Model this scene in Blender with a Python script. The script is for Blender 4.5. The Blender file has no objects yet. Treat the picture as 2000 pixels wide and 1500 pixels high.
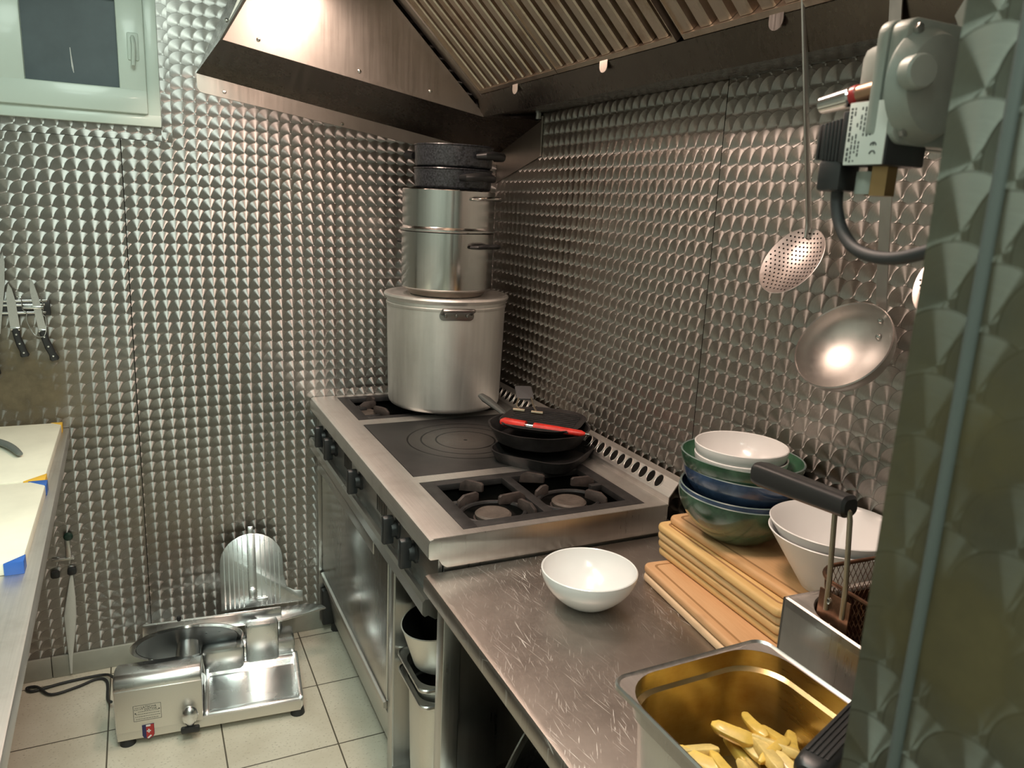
import bpy, bmesh, math, random
from mathutils import Vector, Matrix
random.seed(7)
PI = math.pi
SC = bpy.context.scene
COL = SC.collection

# ------------------------------------------------------------------ helpers
def rot_z(a): return Matrix.Rotation(a, 4, 'Z')
def frame(origin, n, up=(0, 0, 1)):
    """matrix whose local z is n; local x horizontal"""
    n = Vector(n).normalized(); up = Vector(up)
    x = up.cross(n)
    if x.length < 1e-4: x = Vector((1, 0, 0))
    x.normalize(); y = n.cross(x)
    m = Matrix((x, y, n)).transposed().to_4x4(); m.translation = Vector(origin); return m

def bm_new(): return bmesh.new()
def mat_last(bm, nf, idx):
    bm.faces.ensure_lookup_table()
    for f in bm.faces[nf:]: f.material_index = idx

def box(bm, lo, hi, bev=0.0, M=None, seg=2, mi=0):
    t = bmesh.new()
    bmesh.ops.create_cube(t, size=1)
    lo = Vector(lo); hi = Vector(hi)
    for v in t.verts:
        v.co = Vector([lo[i] if v.co[i] < 0 else hi[i] for i in range(3)])
    if bev > 0:
        bmesh.ops.bevel(t, geom=t.edges[:], offset=bev, segments=seg, profile=0.5, affect='EDGES')
    merge(bm, t, M, mi)

def merge(bm, t, M=None, mi=0):
    if M is not None: t.transform(M)
    if mi:
        for f in t.faces: f.material_index = mi
    me = bpy.data.meshes.new('tmp'); t.to_mesh(me); t.free()
    bm.from_mesh(me); bpy.data.meshes.remove(me)

def prism(bm, pts, z0, z1, M=None, bev=0.0, seg=2, mi=0):
    """extrude 2D polygon (x,y) between z0 and z1"""
    t = bmesh.new()
    vs = [t.verts.new((p[0], p[1], z0)) for p in pts]
    f = t.faces.new(vs)
    r = bmesh.ops.extrude_face_region(t, geom=[f])
    for g in r['geom']:
        if isinstance(g, bmesh.types.BMVert): g.co.z = z1
    bmesh.ops.recalc_face_normals(t, faces=t.faces[:])
    if bev > 0:
        bmesh.ops.bevel(t, geom=t.edges[:], offset=bev, segments=seg, profile=0.5, affect='EDGES')
    merge(bm, t, M, mi)

def xz_prism(bm, pts, y0, y1, **k):
    """polygon in (x,z) extruded along y"""
    M = Matrix(((1, 0, 0, 0), (0, 0, -1, 0), (0, 1, 0, 0), (0, 0, 0, 1)))
    prism(bm, pts, -y0, -y1, M=M, **k)

def lathe(bm, prof, n=48, M=None, closed=False, mi=0, a0=0.0, a1=2 * PI):
    t = bmesh.new(); rings = []
    full = abs(a1 - a0 - 2 * PI) < 1e-6
    cnt = n if full else n + 1
    for (r, z) in prof:
        if r < 1e-6:
            rings.append([t.verts.new((0, 0, z))])
        else:
            rings.append([t.verts.new((r * math.cos(a0 + (a1 - a0) * i / n), r * math.sin(a0 + (a1 - a0) * i / n), z)) for i in range(cnt)])
    prs = list(zip(rings[:-1], rings[1:]))
    if closed: prs.append((rings[-1], rings[0]))
    for A, B in prs:
        for i in range(n):
            j = (i + 1) % cnt if full else i + 1
            if len(A) == 1 and len(B) == 1: continue
            if len(A) == 1: t.faces.new((A[0], B[j], B[i]))
            elif len(B) == 1: t.faces.new((A[i], A[j], B[0]))
            else: t.faces.new((A[i], A[j], B[j], B[i]))
    bmesh.ops.recalc_face_normals(t, faces=t.faces[:])
    merge(bm, t, M, mi)

def catmull(pts, sub=6):
    P = [Vector(p) for p in pts]; out = []
    for i in range(len(P) - 1):
        p0 = P[max(i - 1, 0)]; p1 = P[i]; p2 = P[i + 1]; p3 = P[min(i + 2, len(P) - 1)]
        for k in range(sub):
            u = k / sub
            out.append(0.5 * ((2 * p1) + (p2 - p0) * u + (2 * p0 - 5 * p1 + 4 * p2 - p3) * u * u + (3 * p1 - p0 - 3 * p2 + p3) * u ** 3))
    out.append(P[-1]); return out

def tube(bm, pts, r, n=10, M=None, smooth=0, closed=False, mi=0, sx=1.0, sy=1.0):
    if smooth: pts = catmull(pts, smooth)
    P = [Vector(p) for p in pts]; m = len(P)
    rr = r if isinstance(r, (list, tuple)) else [r] * m
    if len(rr) != m: rr = [rr[0] + (rr[-1] - rr[0]) * i / (m - 1) for i in range(m)]
    t = bmesh.new(); rings = []
    T = []
    for i in range(m):
        a = P[i - 1] if (i > 0 or closed) else P[i]
        b = P[(i + 1) % m] if (i < m - 1 or closed) else P[i]
        T.append((b - a).normalized())
    ref = Vector((0, 0, 1)) if abs(T[0].z) < 0.9 else Vector((1, 0, 0))
    N = (ref - T[0] * ref.dot(T[0])).normalized()
    for i in range(m):
        N = (N - T[i] * N.dot(T[i])).normalized(); B = T[i].cross(N)
        rings.append([t.verts.new(P[i] + rr[i] * (sx * math.cos(2 * PI * k / n) * N + sy * math.sin(2 * PI * k / n) * B)) for k in range(n)])
    for i in range(m if closed else m - 1):
        A = rings[i]; B = rings[(i + 1) % m]
        for k in range(n): t.faces.new((A[k], A[(k + 1) % n], B[(k + 1) % n], B[k]))
    if not closed:
        t.faces.new(rings[0][::-1]); t.faces.new(rings[-1])
    bmesh.ops.recalc_face_normals(t, faces=t.faces[:])
    merge(bm, t, M, mi)

def cyl(bm, p0, p1, r, r2=None, n=20, bev=0.0, mi=0):
    p0 = Vector(p0); p1 = Vector(p1); L = (p1 - p0).length
    M = frame(p0, p1 - p0, up=(0, 0, 1) if abs((p1 - p0).normalized().z) < 0.95 else (0, 1, 0))
    r2 = r if r2 is None else r2
    b = bev
    prof = [(0, 0), (r - b, 0), (r, b), (r2, L - b), (r2 - b, L), (0, L)] if b > 0 else [(0, 0), (r, 0), (r2, L), (0, L)]
    lathe(bm, prof, n, M, mi=mi)

def rrect(w, h, r, n=6, cx=0, cy=0):
    """rounded rectangle outline, ccw"""
    out = []
    for sx, sy, a in ((1, 1, 0), (-1, 1, 90), (-1, -1, 180), (1, -1, 270)):
        for i in range(n + 1):
            t = math.radians(a + 90 * i / n)
            out.append((cx + sx * (w / 2 - r) + r * math.cos(t), cy + sy * (h / 2 - r) + r * math.sin(t)))
    return out

def loft(bm, loops, M=None, cap0=True, cap1=True, mi=0):
    """loops: lists of 3D points, equal counts"""
    t = bmesh.new()
    R = [[t.verts.new(p) for p in L] for L in loops]
    n = len(R[0])
    for A, B in zip(R[:-1], R[1:]):
        for k in range(n): t.faces.new((A[k], A[(k + 1) % n], B[(k + 1) % n], B[k]))
    if cap0: t.faces.new(R[0][::-1])
    if cap1: t.faces.new(R[-1])
    bmesh.ops.recalc_face_normals(t, faces=t.faces[:])
    merge(bm, t, M, mi)

def at_z(outline, z): return [(p[0], p[1], z) for p in outline]

def quad(bm, pts, mi=0):
    f = bm.faces.new([bm.verts.new(p) for p in pts]); f.material_index = mi; return f

def obj(name, bm, mat, parent=None, local=False, angle=35, world=True):
    """link as ONE mesh object; world-space geometry is moved into the parent's space"""
    if parent is not None and not local:
        bm.transform(WM(parent).inverted())
    for f in bm.faces: f.smooth = True
    ca = math.radians(angle)
    for e in bm.edges:
        if len(e.link_faces) == 2:
            e.smooth = e.calc_face_angle(0) < ca
        else: e.smooth = False
    me = bpy.data.meshes.new(name); bm.to_mesh(me); bm.free()
    for m in (mat if isinstance(mat, (list, tuple)) else [mat]): me.materials.append(m)
    o = bpy.data.objects.new(name, me); COL.objects.link(o)
    if parent is not None: o.parent = parent
    return o

def WM(o):
    m = Matrix.Translation(o.location) @ o.rotation_euler.to_matrix().to_4x4()
    return WM(o.parent) @ m if o.parent else m

def tag(o, label, cat, group=None):
    o['label'] = label; o['category'] = cat
    if group: o['group'] = group
    return o
def thing(name, label, cat, loc=(0, 0, 0), rz=0.0, group=None):
    o = bpy.data.objects.new(name, None); COL.objects.link(o)
    o.location = loc; o.rotation_euler = (0, 0, rz); o.empty_display_size = 0.05
    return tag(o, label, cat, group)
def struct(o): o['kind'] = 'structure'; return o
def copy_tree(o, parent=None):
    c = o.copy(); COL.objects.link(c)
    if parent is not None: c.parent = parent
    for ch in list(o.children): copy_tree(ch, c)
    return c
def recentre(o, p):
    """put a one-mesh thing's origin at p (mesh was built in world space)"""
    o.data.transform(Matrix.Translation(-Vector(p))); o.location = p; return o

# ------------------------------------------------------------------ materials
def mat_new(name):
    m = bpy.data.materials.new(name); m.use_nodes = True
    nt = m.node_tree; nt.nodes.clear()
    out = nt.nodes.new('ShaderNodeOutputMaterial')
    b = nt.nodes.new('ShaderNodeBsdfPrincipled')
    nt.links.new(b.outputs[0], out.inputs[0])
    return m, nt, b
def N(nt, t, **k):
    n = nt.nodes.new(t)
    for a, v in k.items(): setattr(n, a, v)
    return n
def L(nt, a, b): nt.links.new(a, b)
def mth(nt, op, a, b=None, clamp=False):
    n = nt.nodes.new('ShaderNodeMath'); n.operation = op; n.use_clamp = clamp
    for i, v in enumerate((a, b)):
        if v is None: continue
        if isinstance(v, (int, float)): n.inputs[i].default_value = v
        else: nt.links.new(v, n.inputs[i])
    return n.outputs[0]
def vmth(nt, op, a, b=None, scale=None):
    n = nt.nodes.new('ShaderNodeVectorMath'); n.operation = op
    for i, v in enumerate((a, b)):
        if v is None: continue
        if isinstance(v, (tuple, list)): n.inputs[i].default_value = v
        else: nt.links.new(v, n.inputs[i])
    if scale is not None:
        if isinstance(scale, (int, float)): n.inputs['Scale'].default_value = scale
        else: nt.links.new(scale, n.inputs['Scale'])
    return n.outputs[0]
def ramp(nt, fac, stops):
    n = nt.nodes.new('ShaderNodeValToRGB'); e = n.color_ramp.elements
    while len(e) < len(stops): e.new(0.5)
    for k, (p, c) in zip(e, stops):
        k.position = p; k.color = (c[0], c[1], c[2], 1) if isinstance(c, (tuple, list)) else (c, c, c, 1)
    nt.links.new(fac, n.inputs[0]); return n.outputs[0]
def noise(nt, scale, detail=3, rough=0.5, vec=None, stretch=None):
    n = nt.nodes.new('ShaderNodeTexNoise'); n.inputs['Scale'].default_value = scale
    n.inputs['Detail'].default_value = detail; n.inputs['Roughness'].default_value = rough
    if vec is None:
        tc = nt.nodes.new('ShaderNodeTexCoord'); vec = tc.outputs['Object']
    if stretch:
        mp = nt.nodes.new('ShaderNodeMapping'); mp.inputs['Scale'].default_value = stretch
        nt.links.new(vec, mp.inputs[0]); vec = mp.outputs[0]
    nt.links.new(vec, n.inputs['Vector']); return n.outputs[0]
def mix(nt, fac, a, b):
    n = nt.nodes.new('ShaderNodeMix'); n.data_type = 'RGBA'
    for s, v in ((0, fac), (6, a), (7, b)):
        if isinstance(v, (int, float)): n.inputs[s].default_value = v
        elif isinstance(v, (tuple, list)): n.inputs[s].default_value = (*v[:3], 1)
        else: nt.links.new(v, n.inputs[s])
    return n.outputs[2]
def mixf(nt, fac, a, b):
    n = nt.nodes.new('ShaderNodeMix'); n.data_type = 'FLOAT'
    for s, v in ((0, fac), (2, a), (3, b)):
        if isinstance(v, (int, float)): n.inputs[s].default_value = v
        else: nt.links.new(v, n.inputs[s])
    return n.outputs[0]
def bump(nt, b, h, strength=0.3, dist=0.002):
    n = nt.nodes.new('ShaderNodeBump'); n.inputs['Strength'].default_value = strength
    n.inputs['Distance'].default_value = dist
    nt.links.new(h, n.inputs['Height']); nt.links.new(n.outputs[0], b.inputs['Normal'])

def plain(name, col, rough=0.5, metal=0.0, var=0.0, vscale=20, coat=0.0, bumps=0.0, bscale=200, spec=None, rvar=0.0):
    m, nt, b = mat_new(name)
    b.inputs['Base Color'].default_value = (*col, 1); b.inputs['Roughness'].default_value = rough
    b.inputs['Metallic'].default_value = metal
    if coat: b.inputs['Coat Weight'].default_value = coat; b.inputs['Coat Roughness'].default_value = 0.08
    if spec is not None: b.inputs['Specular IOR Level'].default_value = spec
    if var or rvar:
        nz = noise(nt, vscale, 4, 0.6)
        if var:
            c = ramp(nt, nz, [(0.3, tuple(x * (1 - var) for x in col)), (0.7, tuple(min(1, x * (1 + var)) for x in col))])
            L(nt, c, b.inputs['Base Color'])
        if rvar:
            L(nt, mixf(nt, nz, max(0.02, rough - rvar), min(1, rough + rvar)), b.inputs['Roughness'])
    if bumps: bump(nt, b, noise(nt, bscale, 3, 0.6), bumps, 0.001)
    return m

def steel(name, col=(0.56, 0.55, 0.53), rough=0.3, stretch=(4, 400, 400), streak=0.08, aniso=0.0, dirt=0.0, dirtcol=(0.1, 0.07, 0.04), scr=0.15):
    """brushed stainless steel with a grain direction (object space)"""
    m, nt, b = mat_new(name)
    tc = N(nt, 'ShaderNodeTexCoord').outputs['Object']
    g = noise(nt, 1.0, 3, 0.6, tc, stretch)
    big = noise(nt, 5.0, 4, 0.6, tc)
    c = ramp(nt, g, [(0.25, tuple(x * (1 - streak) for x in col)), (0.75, tuple(min(1, x * (1 + streak)) for x in col))])
    if dirt:
        d = ramp(nt, noise(nt, 9.0, 6, 0.7, tc), [(0.5, 0.0), (0.72, dirt)])
        c = mix(nt, d, c, dirtcol)
    L(nt, c, b.inputs['Base Color'])
    b.inputs['Metallic'].default_value = 1.0
    r = mth(nt, 'ADD', mth(nt, 'MULTIPLY', big, 0.22), rough - 0.11)
    r = mth(nt, 'ADD', r, mth(nt, 'MULTIPLY', mth(nt, 'SUBTRACT', g, 0.5), 0.15), clamp=True)
    L(nt, r, b.inputs['Roughness'])
    b.inputs['Anisotropic'].default_value = aniso
    if scr: bump(nt, b, g, scr, 0.0006)
    return m

JP = 0.0355          # pitch of the turned-steel swirls
def jewel(name, U, V, col=(0.60, 0.575, 0.545), dirt=0.25, dirtcol=(0.12, 0.097, 0.06), rough=0.38, spots=(), dull=0.12, aniso=0.72):
    """engine-turned steel sheet: overlapping discs, each brushed in circles. UV map is in pitch units."""
    m, nt, b = mat_new(name)
    uv = N(nt, 'ShaderNodeUVMap').outputs[0]
    s = N(nt, 'ShaderNodeSeparateXYZ'); L(nt, uv, s.inputs[0])
    u, v = s.outputs[0], s.outputs[1]
    fu, fv = mth(nt, 'FLOOR', u), mth(nt, 'FLOOR', v)
    a, c = mth(nt, 'SUBTRACT', u, fu), mth(nt, 'SUBTRACT', v, fv)   # 0..1 in the cell
    a1, c1 = mth(nt, 'SUBTRACT', a, 1.0), mth(nt, 'SUBTRACT', c, 1.0)
    R2 = 0.88 ** 2
    def d2(x, y): return mth(nt, 'ADD', mth(nt, 'MULTIPLY', x, x), mth(nt, 'MULTIPLY', y, y))
    x, y = a, c; idx = 0.0
    du, dv, hid = a, c, None
    dd = d2(a, c)
    for k, (xx, yy) in enumerate(((a1, c), (a, c1), (a1, c1))):      # later discs lie over earlier ones
        q = d2(xx, yy); mk = mth(nt, 'LESS_THAN', q, R2)
        du = mixf(nt, mk, du, xx); dv = mixf(nt, mk, dv, yy); dd = mixf(nt, mk, dd, q)
    cu, cv = mth(nt, 'SUBTRACT', u, du), mth(nt, 'SUBTRACT', v, dv)   # disc centre
    cmb = N(nt, 'ShaderNodeCombineXYZ'); L(nt, cu, cmb.inputs[0]); L(nt, cv, cmb.inputs[1])
    wn = N(nt, 'ShaderNodeTexWhiteNoise', noise_dimensions='2D'); L(nt, cmb.outputs[0], wn.inputs['Vector'])
    tang = vmth(nt, 'ADD', vmth(nt, 'SCALE', U, None, du), vmth(nt, 'SCALE', V, None, dv))
    tang = vmth(nt, 'NORMALIZE', tang)
    nt.nodes.remove(b)
    b = N(nt, 'ShaderNodeBsdfAnisotropic')
    L(nt, tang, b.inputs['Tangent'])
    b.inputs['Anisotropy'].default_value = -aniso
    # fine concentric brush marks
    ring = noise(nt, 60.0, 2, 0.6, None)
    rr = mth(nt, 'SQRT', dd)
    cm2 = N(nt, 'ShaderNodeCombineXYZ'); L(nt, mth(nt, 'MULTIPLY', rr, 22.0), cm2.inputs[0]); L(nt, wn.outputs[0], cm2.inputs[1])
    brush = noise(nt, 1.0, 3, 0.7, cm2.outputs[0])
    tc = N(nt, 'ShaderNodeTexCoord').outputs['Object']
    big = noise(nt, 2.2, 5, 0.6, tc)
    fine = noise(nt, 14.0, 5, 0.65, tc)
    dm = ramp(nt, mth(nt, 'ADD', mth(nt, 'MULTIPLY', big, 0.65), mth(nt, 'MULTIPLY', fine, 0.35)), [(0.50, 0.0), (0.72, dirt)])
    for (p, r, amt) in spots:                                         # placed patches: wear, grease, and painted shade on the partition
        dist = vmth(nt, 'DISTANCE', tc, p)
        n = nt.nodes[-1]; val = n.outputs['Value']
        w = mth(nt, 'SUBTRACT', 1.0, mth(nt, 'DIVIDE', val, r), clamp=True)
        w = mth(nt, 'MULTIPLY', mth(nt, 'MULTIPLY', w, amt * 2), mth(nt, 'ADD', fine, 0.25), clamp=True)
        dm = mth(nt, 'MAXIMUM', dm, w)
    base = ramp(nt, brush, [(0.2, tuple(k * 0.86 for k in col)), (0.8, tuple(min(1, k * 1.1) for k in col))])
    base = mix(nt, mth(nt, 'MULTIPLY', wn.outputs[0], 0.10), base, tuple(k * 0.7 for k in col))
    edge = mth(nt, 'GREATER_THAN', rr, 0.845)
    base = mix(nt, mth(nt, 'MULTIPLY', edge, 0.6), base, tuple(k * 0.35 for k in col))
    L(nt, base, b.inputs['Color'])
    L(nt, mth(nt, 'ADD', mth(nt, 'MULTIPLY', brush, 0.10), rough - 0.05), b.inputs['Roughness'])
    # grease film over the metal
    d = N(nt, 'ShaderNodeBsdfPrincipled')
    gc = ramp(nt, fine, [(0.3, tuple(k * 0.7 for k in dirtcol)), (0.7, tuple(k * 1.5 for k in dirtcol))])
    L(nt, gc, d.inputs['Base Color']); d.inputs['Roughness'].default_value = 0.5; d.inputs['Metallic'].default_value = 0.35
    ms = N(nt, 'ShaderNodeMixShader')
    L(nt, mth(nt, 'ADD', dm, dull, clamp=True), ms.inputs[0]); L(nt, b.outputs[0], ms.inputs[1]); L(nt, d.outputs[0], ms.inputs[2])
    out = [n for n in nt.nodes if n.type == 'OUTPUT_MATERIAL'][0]
    L(nt, ms.outputs[0], out.inputs[0])
    return m

def wood(name, c1, c2, axis_stretch=(1.2, 14, 14)):
    m, nt, b = mat_new(name)
    tc = N(nt, 'ShaderNodeTexCoord').outputs['Object']
    g = noise(nt, 3.0, 6, 0.6, tc, axis_stretch)
    f = noise(nt, 12.0, 4, 0.7, tc, (1.5, 30, 30))
    c = ramp(nt, mth(nt, 'ADD', mth(nt, 'MULTIPLY', g, 0.7), mth(nt, 'MULTIPLY', f, 0.3)), [(0.3, c1), (0.7, c2)])
    kn = ramp(nt, noise(nt, 7.0, 3, 0.5, tc, (1, 2.5, 2.5)), [(0.68, 0.0), (0.8, 0.35)])
    c = mix(nt, kn, c, tuple(k * 0.5 for k in c1))
    L(nt, c, b.inputs['Base Color']); b.inputs['Roughness'].default_value = 0.55
    bump(nt, b, f, 0.12, 0.001); return m

def floor_mat():
    m, nt, b = mat_new('floor_tile_cream')
    tc = N(nt, 'ShaderNodeTexCoord').outputs['Object']
    br = N(nt, 'ShaderNodeTexBrick'); br.offset = 0.0; br.squash = 1.0
    mp = N(nt, 'ShaderNodeMapping'); mp.inputs['Location'].default_value = (0.74, 0.36, 0)
    L(nt, tc, mp.inputs[0]); L(nt, mp.outputs[0], br.inputs['Vector'])
    for k, v in (('Scale', 1.0), ('Mortar Size', 0.0024), ('Mortar Smooth', 0.2), ('Bias', 0.0), ('Brick Width', 0.31), ('Row Height', 0.31)):
        br.inputs[k].default_value = v
    spk = ramp(nt, noise(nt, 130.0, 2, 0.5, tc, (1, 1, 1)), [(0.62, 0.0), (0.70, 0.55)])
    # raised dashes of the anti-slip relief hold a little dirt
    wv = N(nt, 'ShaderNodeTexVoronoi'); wv.inputs['Scale'].default_value = 55; wv.inputs['Randomness'].default_value = 0.35
    rotm = N(nt, 'ShaderNodeMapping'); rotm.inputs['Rotation'].default_value = (0, 0, 0.6); rotm.inputs['Scale'].default_value = (1, 2.2, 1)
    L(nt, tc, rotm.inputs[0]); L(nt, rotm.outputs[0], wv.inputs['Vector'])
    ds = ramp(nt, wv.outputs['Distance'], [(0.10, 0.5), (0.2, 0.0)])
    ds = mth(nt, 'MULTIPLY', ds, ramp(nt, noise(nt, 12, 3, 0.6, tc), [(0.4, 0.0), (0.6, 1.0)]))
    blot = noise(nt, 6.0, 4, 0.6, tc)
    c = ramp(nt, blot, [(0.3, (0.60, 0.55, 0.44)), (0.7, (0.72, 0.68, 0.57))])
    c = mix(nt, mth(nt, 'MULTIPLY', spk, 0.7), c, (0.28, 0.23, 0.15))
    c = mix(nt, ds, c, (0.16, 0.13, 0.09))
    c = mix(nt, br.outputs['Fac'], c, (0.10, 0.085, 0.06))
    L(nt, c, b.inputs['Base Color']); b.inputs['Roughness'].default_value = 0.42
    bump(nt, b, mth(nt, 'SUBTRACT', 1.0, br.outputs['Fac']), 0.4, 0.002); return m

def worktop_mat():
    m, nt, b = mat_new('worktop_scratched_steel')
    tc = N(nt, 'ShaderNodeTexCoord').outputs['Object']
    sc = None
    for (ang, sx, sy, seed) in ((1.45, 16, 420, 0), (1.75, 13, 460, 3), (1.05, 30, 430, 7)):
        mp = N(nt, 'ShaderNodeMapping', vector_type='TEXTURE'); mp.inputs['Rotation'].default_value = (0, 0, ang)
        mp.inputs['Scale'].default_value = (1 / sx, 1 / sy, 1); mp.inputs['Location'].default_value = (seed, seed, 0)
        L(nt, tc, mp.inputs[0]); n = N(nt, 'ShaderNodeTexNoise'); n.inputs['Scale'].default_value = 1; n.inputs['Detail'].default_value = 2
        L(nt, mp.outputs[0], n.inputs['Vector'])
        s = ramp(nt, n.outputs[0], [(0.655, 0.0), (0.71, 1.0)])
        sc = s if sc is None else mth(nt, 'MAXIMUM', sc, s)
    msk = ramp(nt, noise(nt, 5, 3, 0.6, tc), [(0.35, 0.15), (0.65, 1.0)])
    sc = mth(nt, 'MULTIPLY', sc, msk)
    big = noise(nt, 4.0, 5, 0.65, tc)
    c = ramp(nt, big, [(0.3, (0.35, 0.315, 0.285)), (0.7, (0.45, 0.41, 0.375))])
    c = mix(nt, mth(nt, 'MULTIPLY', sc, 0.6), c, (0.9, 0.88, 0.85))
    L(nt, c, b.inputs['Base Color']); b.inputs['Metallic'].default_value = 1.0
    r = mth(nt, 'ADD', mth(nt, 'MULTIPLY', big, 0.22), 0.30)
    L(nt, mth(nt, 'ADD', r, mth(nt, 'MULTIPLY', sc, 0.3)), b.inputs['Roughness'])
    bump(nt, b, sc, 0.15, 0.0005); return m

def hotplate_mat():
    m, nt, b = mat_new('hotplate_black_steel')
    tc = N(nt, 'ShaderNodeTexCoord').outputs['Object']
    d = vmth(nt, 'DISTANCE', tc, (0, 0, 0)); val = nt.nodes[-1].outputs['Value']
    g = None
    for r in (0.088, 0.132, 0.172):
        w = mth(nt, 'LESS_THAN', mth(nt, 'ABSOLUTE', mth(nt, 'SUBTRACT', val, r)), 0.0026)
        g = w if g is None else mth(nt, 'MAXIMUM', g, w)
    g = mth(nt, 'MAXIMUM', g, mth(nt, 'LESS_THAN', val, 0.006))
    big = noise(nt, 7, 5, 0.65, tc)
    heat = mth(nt, 'SUBTRACT', 1.0, mth(nt, 'DIVIDE', val, 0.20), clamp=True)
    c = ramp(nt, big, [(0.3, (0.035, 0.034, 0.034)), (0.7, (0.065, 0.062, 0.06))])
    c = mix(nt, mth(nt, 'MULTIPLY', heat, 0.75), c, (0.14, 0.12, 0.105))
    c = mix(nt, g, c, (0.006, 0.005, 0.005))
    L(nt, c, b.inputs['Base Color']); b.inputs['Metallic'].default_value = 0.55
    L(nt, mth(nt, 'ADD', mth(nt, 'MULTIPLY', big, 0.2), 0.36), b.inputs['Roughness'])
    bump(nt, b, mth(nt, 'SUBTRACT', 1.0, g), 0.5, 0.002); return m

def emit(name, col, strength):
    m, nt, b = mat_new(name)
    b.inputs['Base Color'].default_value = (*col, 1)
    b.inputs['Emission Color'].default_value = (*col, 1); b.inputs['Emission Strength'].default_value = strength
    return m

X, Y, Z = (1, 0, 0), (0, 1, 0), (0, 0, 1)
NY, NZ = (0, -1, 0), (0, 0, -1)
M = {}
M['jewel_back'] = jewel('turned_steel_back_wall', X, NZ, col=(0.47, 0.455, 0.44), aniso=0.70, rough=0.37, dull=0.09, spots=[((-1.55, 0, 0.98), 0.32, 0.8), ((-1.15, 0, 0.42), 0.34, 0.3)])
M['jewel_right'] = jewel('turned_steel_right_wall', NY, NZ, dirt=0.12, rough=0.41, aniso=0.66, col=(0.58, 0.55, 0.52), dull=0.10, spots=[((0, -1.95, 1.15), 0.25, 0.35)])
M['jewel_front'] = jewel('turned_steel_dirty_shade', NY, NZ, dirt=0.55, dirtcol=(0.055, 0.044, 0.018), dull=0.2, col=(0.22, 0.232, 0.205), aniso=0.80, rough=0.33, spots=[((-0.81, -2.44, 1.46), 0.17, 0.55), ((-0.81, -2.44, 1.37), 0.09, 0.8), ((-0.81, -2.50, 1.50), 0.10, 0.6)])  # dark metal and low spots carry painted shade along with the grease film
M['floor'] = floor_mat()
M['paint'] = plain('wall_paint_offwhite', (0.42, 0.42, 0.39), 0.6, var=0.05, vscale=3)
M['ceil'] = plain('ceiling_paint', (0.5, 0.5, 0.47), 0.7)
M['tile_base'] = plain('baseboard_tile', (0.36, 0.36, 0.31), 0.35, var=0.12, vscale=8)
M['pvc'] = plain('window_plastic', (0.70, 0.79, 0.72), 0.35, var=0.03, vscale=5, coat=0.2)
M['steel'] = steel('stainless_brushed', (0.58, 0.565, 0.545), 0.34, (300, 3, 300))
M['steel_v'] = steel('stainless_brushed_upright', (0.54, 0.53, 0.51), 0.32, (150, 150, 3), dirt=0.10, streak=0.04, scr=0.03)
M['steel_hood'] = steel('hood_steel', (0.42, 0.38, 0.345), 0.36, (120, 120, 4), dirt=0.15, dirtcol=(0.2, 0.15, 0.1), streak=0.03, scr=0.02)
M['steel_under'] = steel('hood_steel_greasy_shade', (0.155, 0.13, 0.112), 0.27, (120, 120, 4), dirt=0.2, streak=0.03, scr=0.02, dirtcol=(0.05, 0.035, 0.025))  # darker base holds the hood underside's shade, besides some random grease
M['steel_greasy'] = steel('filter_steel', (0.50, 0.43, 0.35), 0.38, (60, 150, 60), dirt=0.6, dirtcol=(0.24, 0.13, 0.055), streak=0.04, scr=0.03)
M['steel_top'] = steel('range_top_steel', (0.72, 0.69, 0.66), 0.44, (300, 4, 300), dirt=0.18, dirtcol=(0.2, 0.13, 0.08))
M['steel_pol'] = steel('stainless_polished', (0.66, 0.65, 0.63), 0.17, (200, 200, 3), streak=0.04, scr=0.03)
M['alu'] = steel('aluminium_matt', (0.84, 0.83, 0.80), 0.50, (60, 60, 4), streak=0.05, dirt=0.10, dirtcol=(0.32, 0.25, 0.17), scr=0.05)
M['alu_cast'] = steel('aluminium_cast_polished', (0.78, 0.79, 0.79), 0.27, (12, 12, 12), streak=0.05, scr=0.0)
M['alu_panel'] = steel('aluminium_side_panel', (0.74, 0.72, 0.67), 0.48, (300, 6, 300), streak=0.03, scr=0.02)
M['worktop'] = worktop_mat()
M['hotplate'] = hotplate_mat()
M['iron'] = plain('cast_iron', (0.035, 0.032, 0.032), 0.5, 0.4, var=0.35, vscale=30, bumps=0.3, bscale=250)
M['iron_worn'] = plain('cast_iron_burnt', (0.05, 0.036, 0.032), 0.6, 0.1, var=0.45, vscale=40, bumps=0.4, bscale=160)
M['soot'] = plain('burnt_soot', (0.010, 0.009, 0.008), 0.9, 0.0, var=0.4, spec=0.1)
M['enamel'] = plain('speckled_black_enamel', (0.035, 0.038, 0.045), 0.28, 0.1, var=0.85, vscale=160, bumps=0.9, bscale=110, coat=0.3)
M['black'] = plain('black_plastic', (0.018, 0.019, 0.02), 0.38, bumps=0.05)
M['black_rub'] = plain('black_rubber', (0.022, 0.023, 0.024), 0.6)
M['grey_pl'] = plain('grey_plastic', (0.15, 0.17, 0.16), 0.5)
M['white_cer'] = plain('white_porcelain', (0.79, 0.78, 0.77), 0.22, coat=0.4)
M['white_pl'] = plain('white_melamine', (0.82, 0.81, 0.80), 0.32, coat=0.15)
M['green_gl'] = plain('green_glaze', (0.035, 0.085, 0.05), 0.2, var=0.4, vscale=25, coat=0.5)
M['green_in'] = plain('green_glaze_inner', (0.06, 0.16, 0.09), 0.2, var=0.25, vscale=30, coat=0.5)
M['blue_gl'] = plain('blue_glaze', (0.035, 0.065, 0.13), 0.2, var=0.35, vscale=25, coat=0.5)
M['rim_gl'] = plain('pale_glaze_rim', (0.16, 0.21, 0.2), 0.25, coat=0.4)
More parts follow.
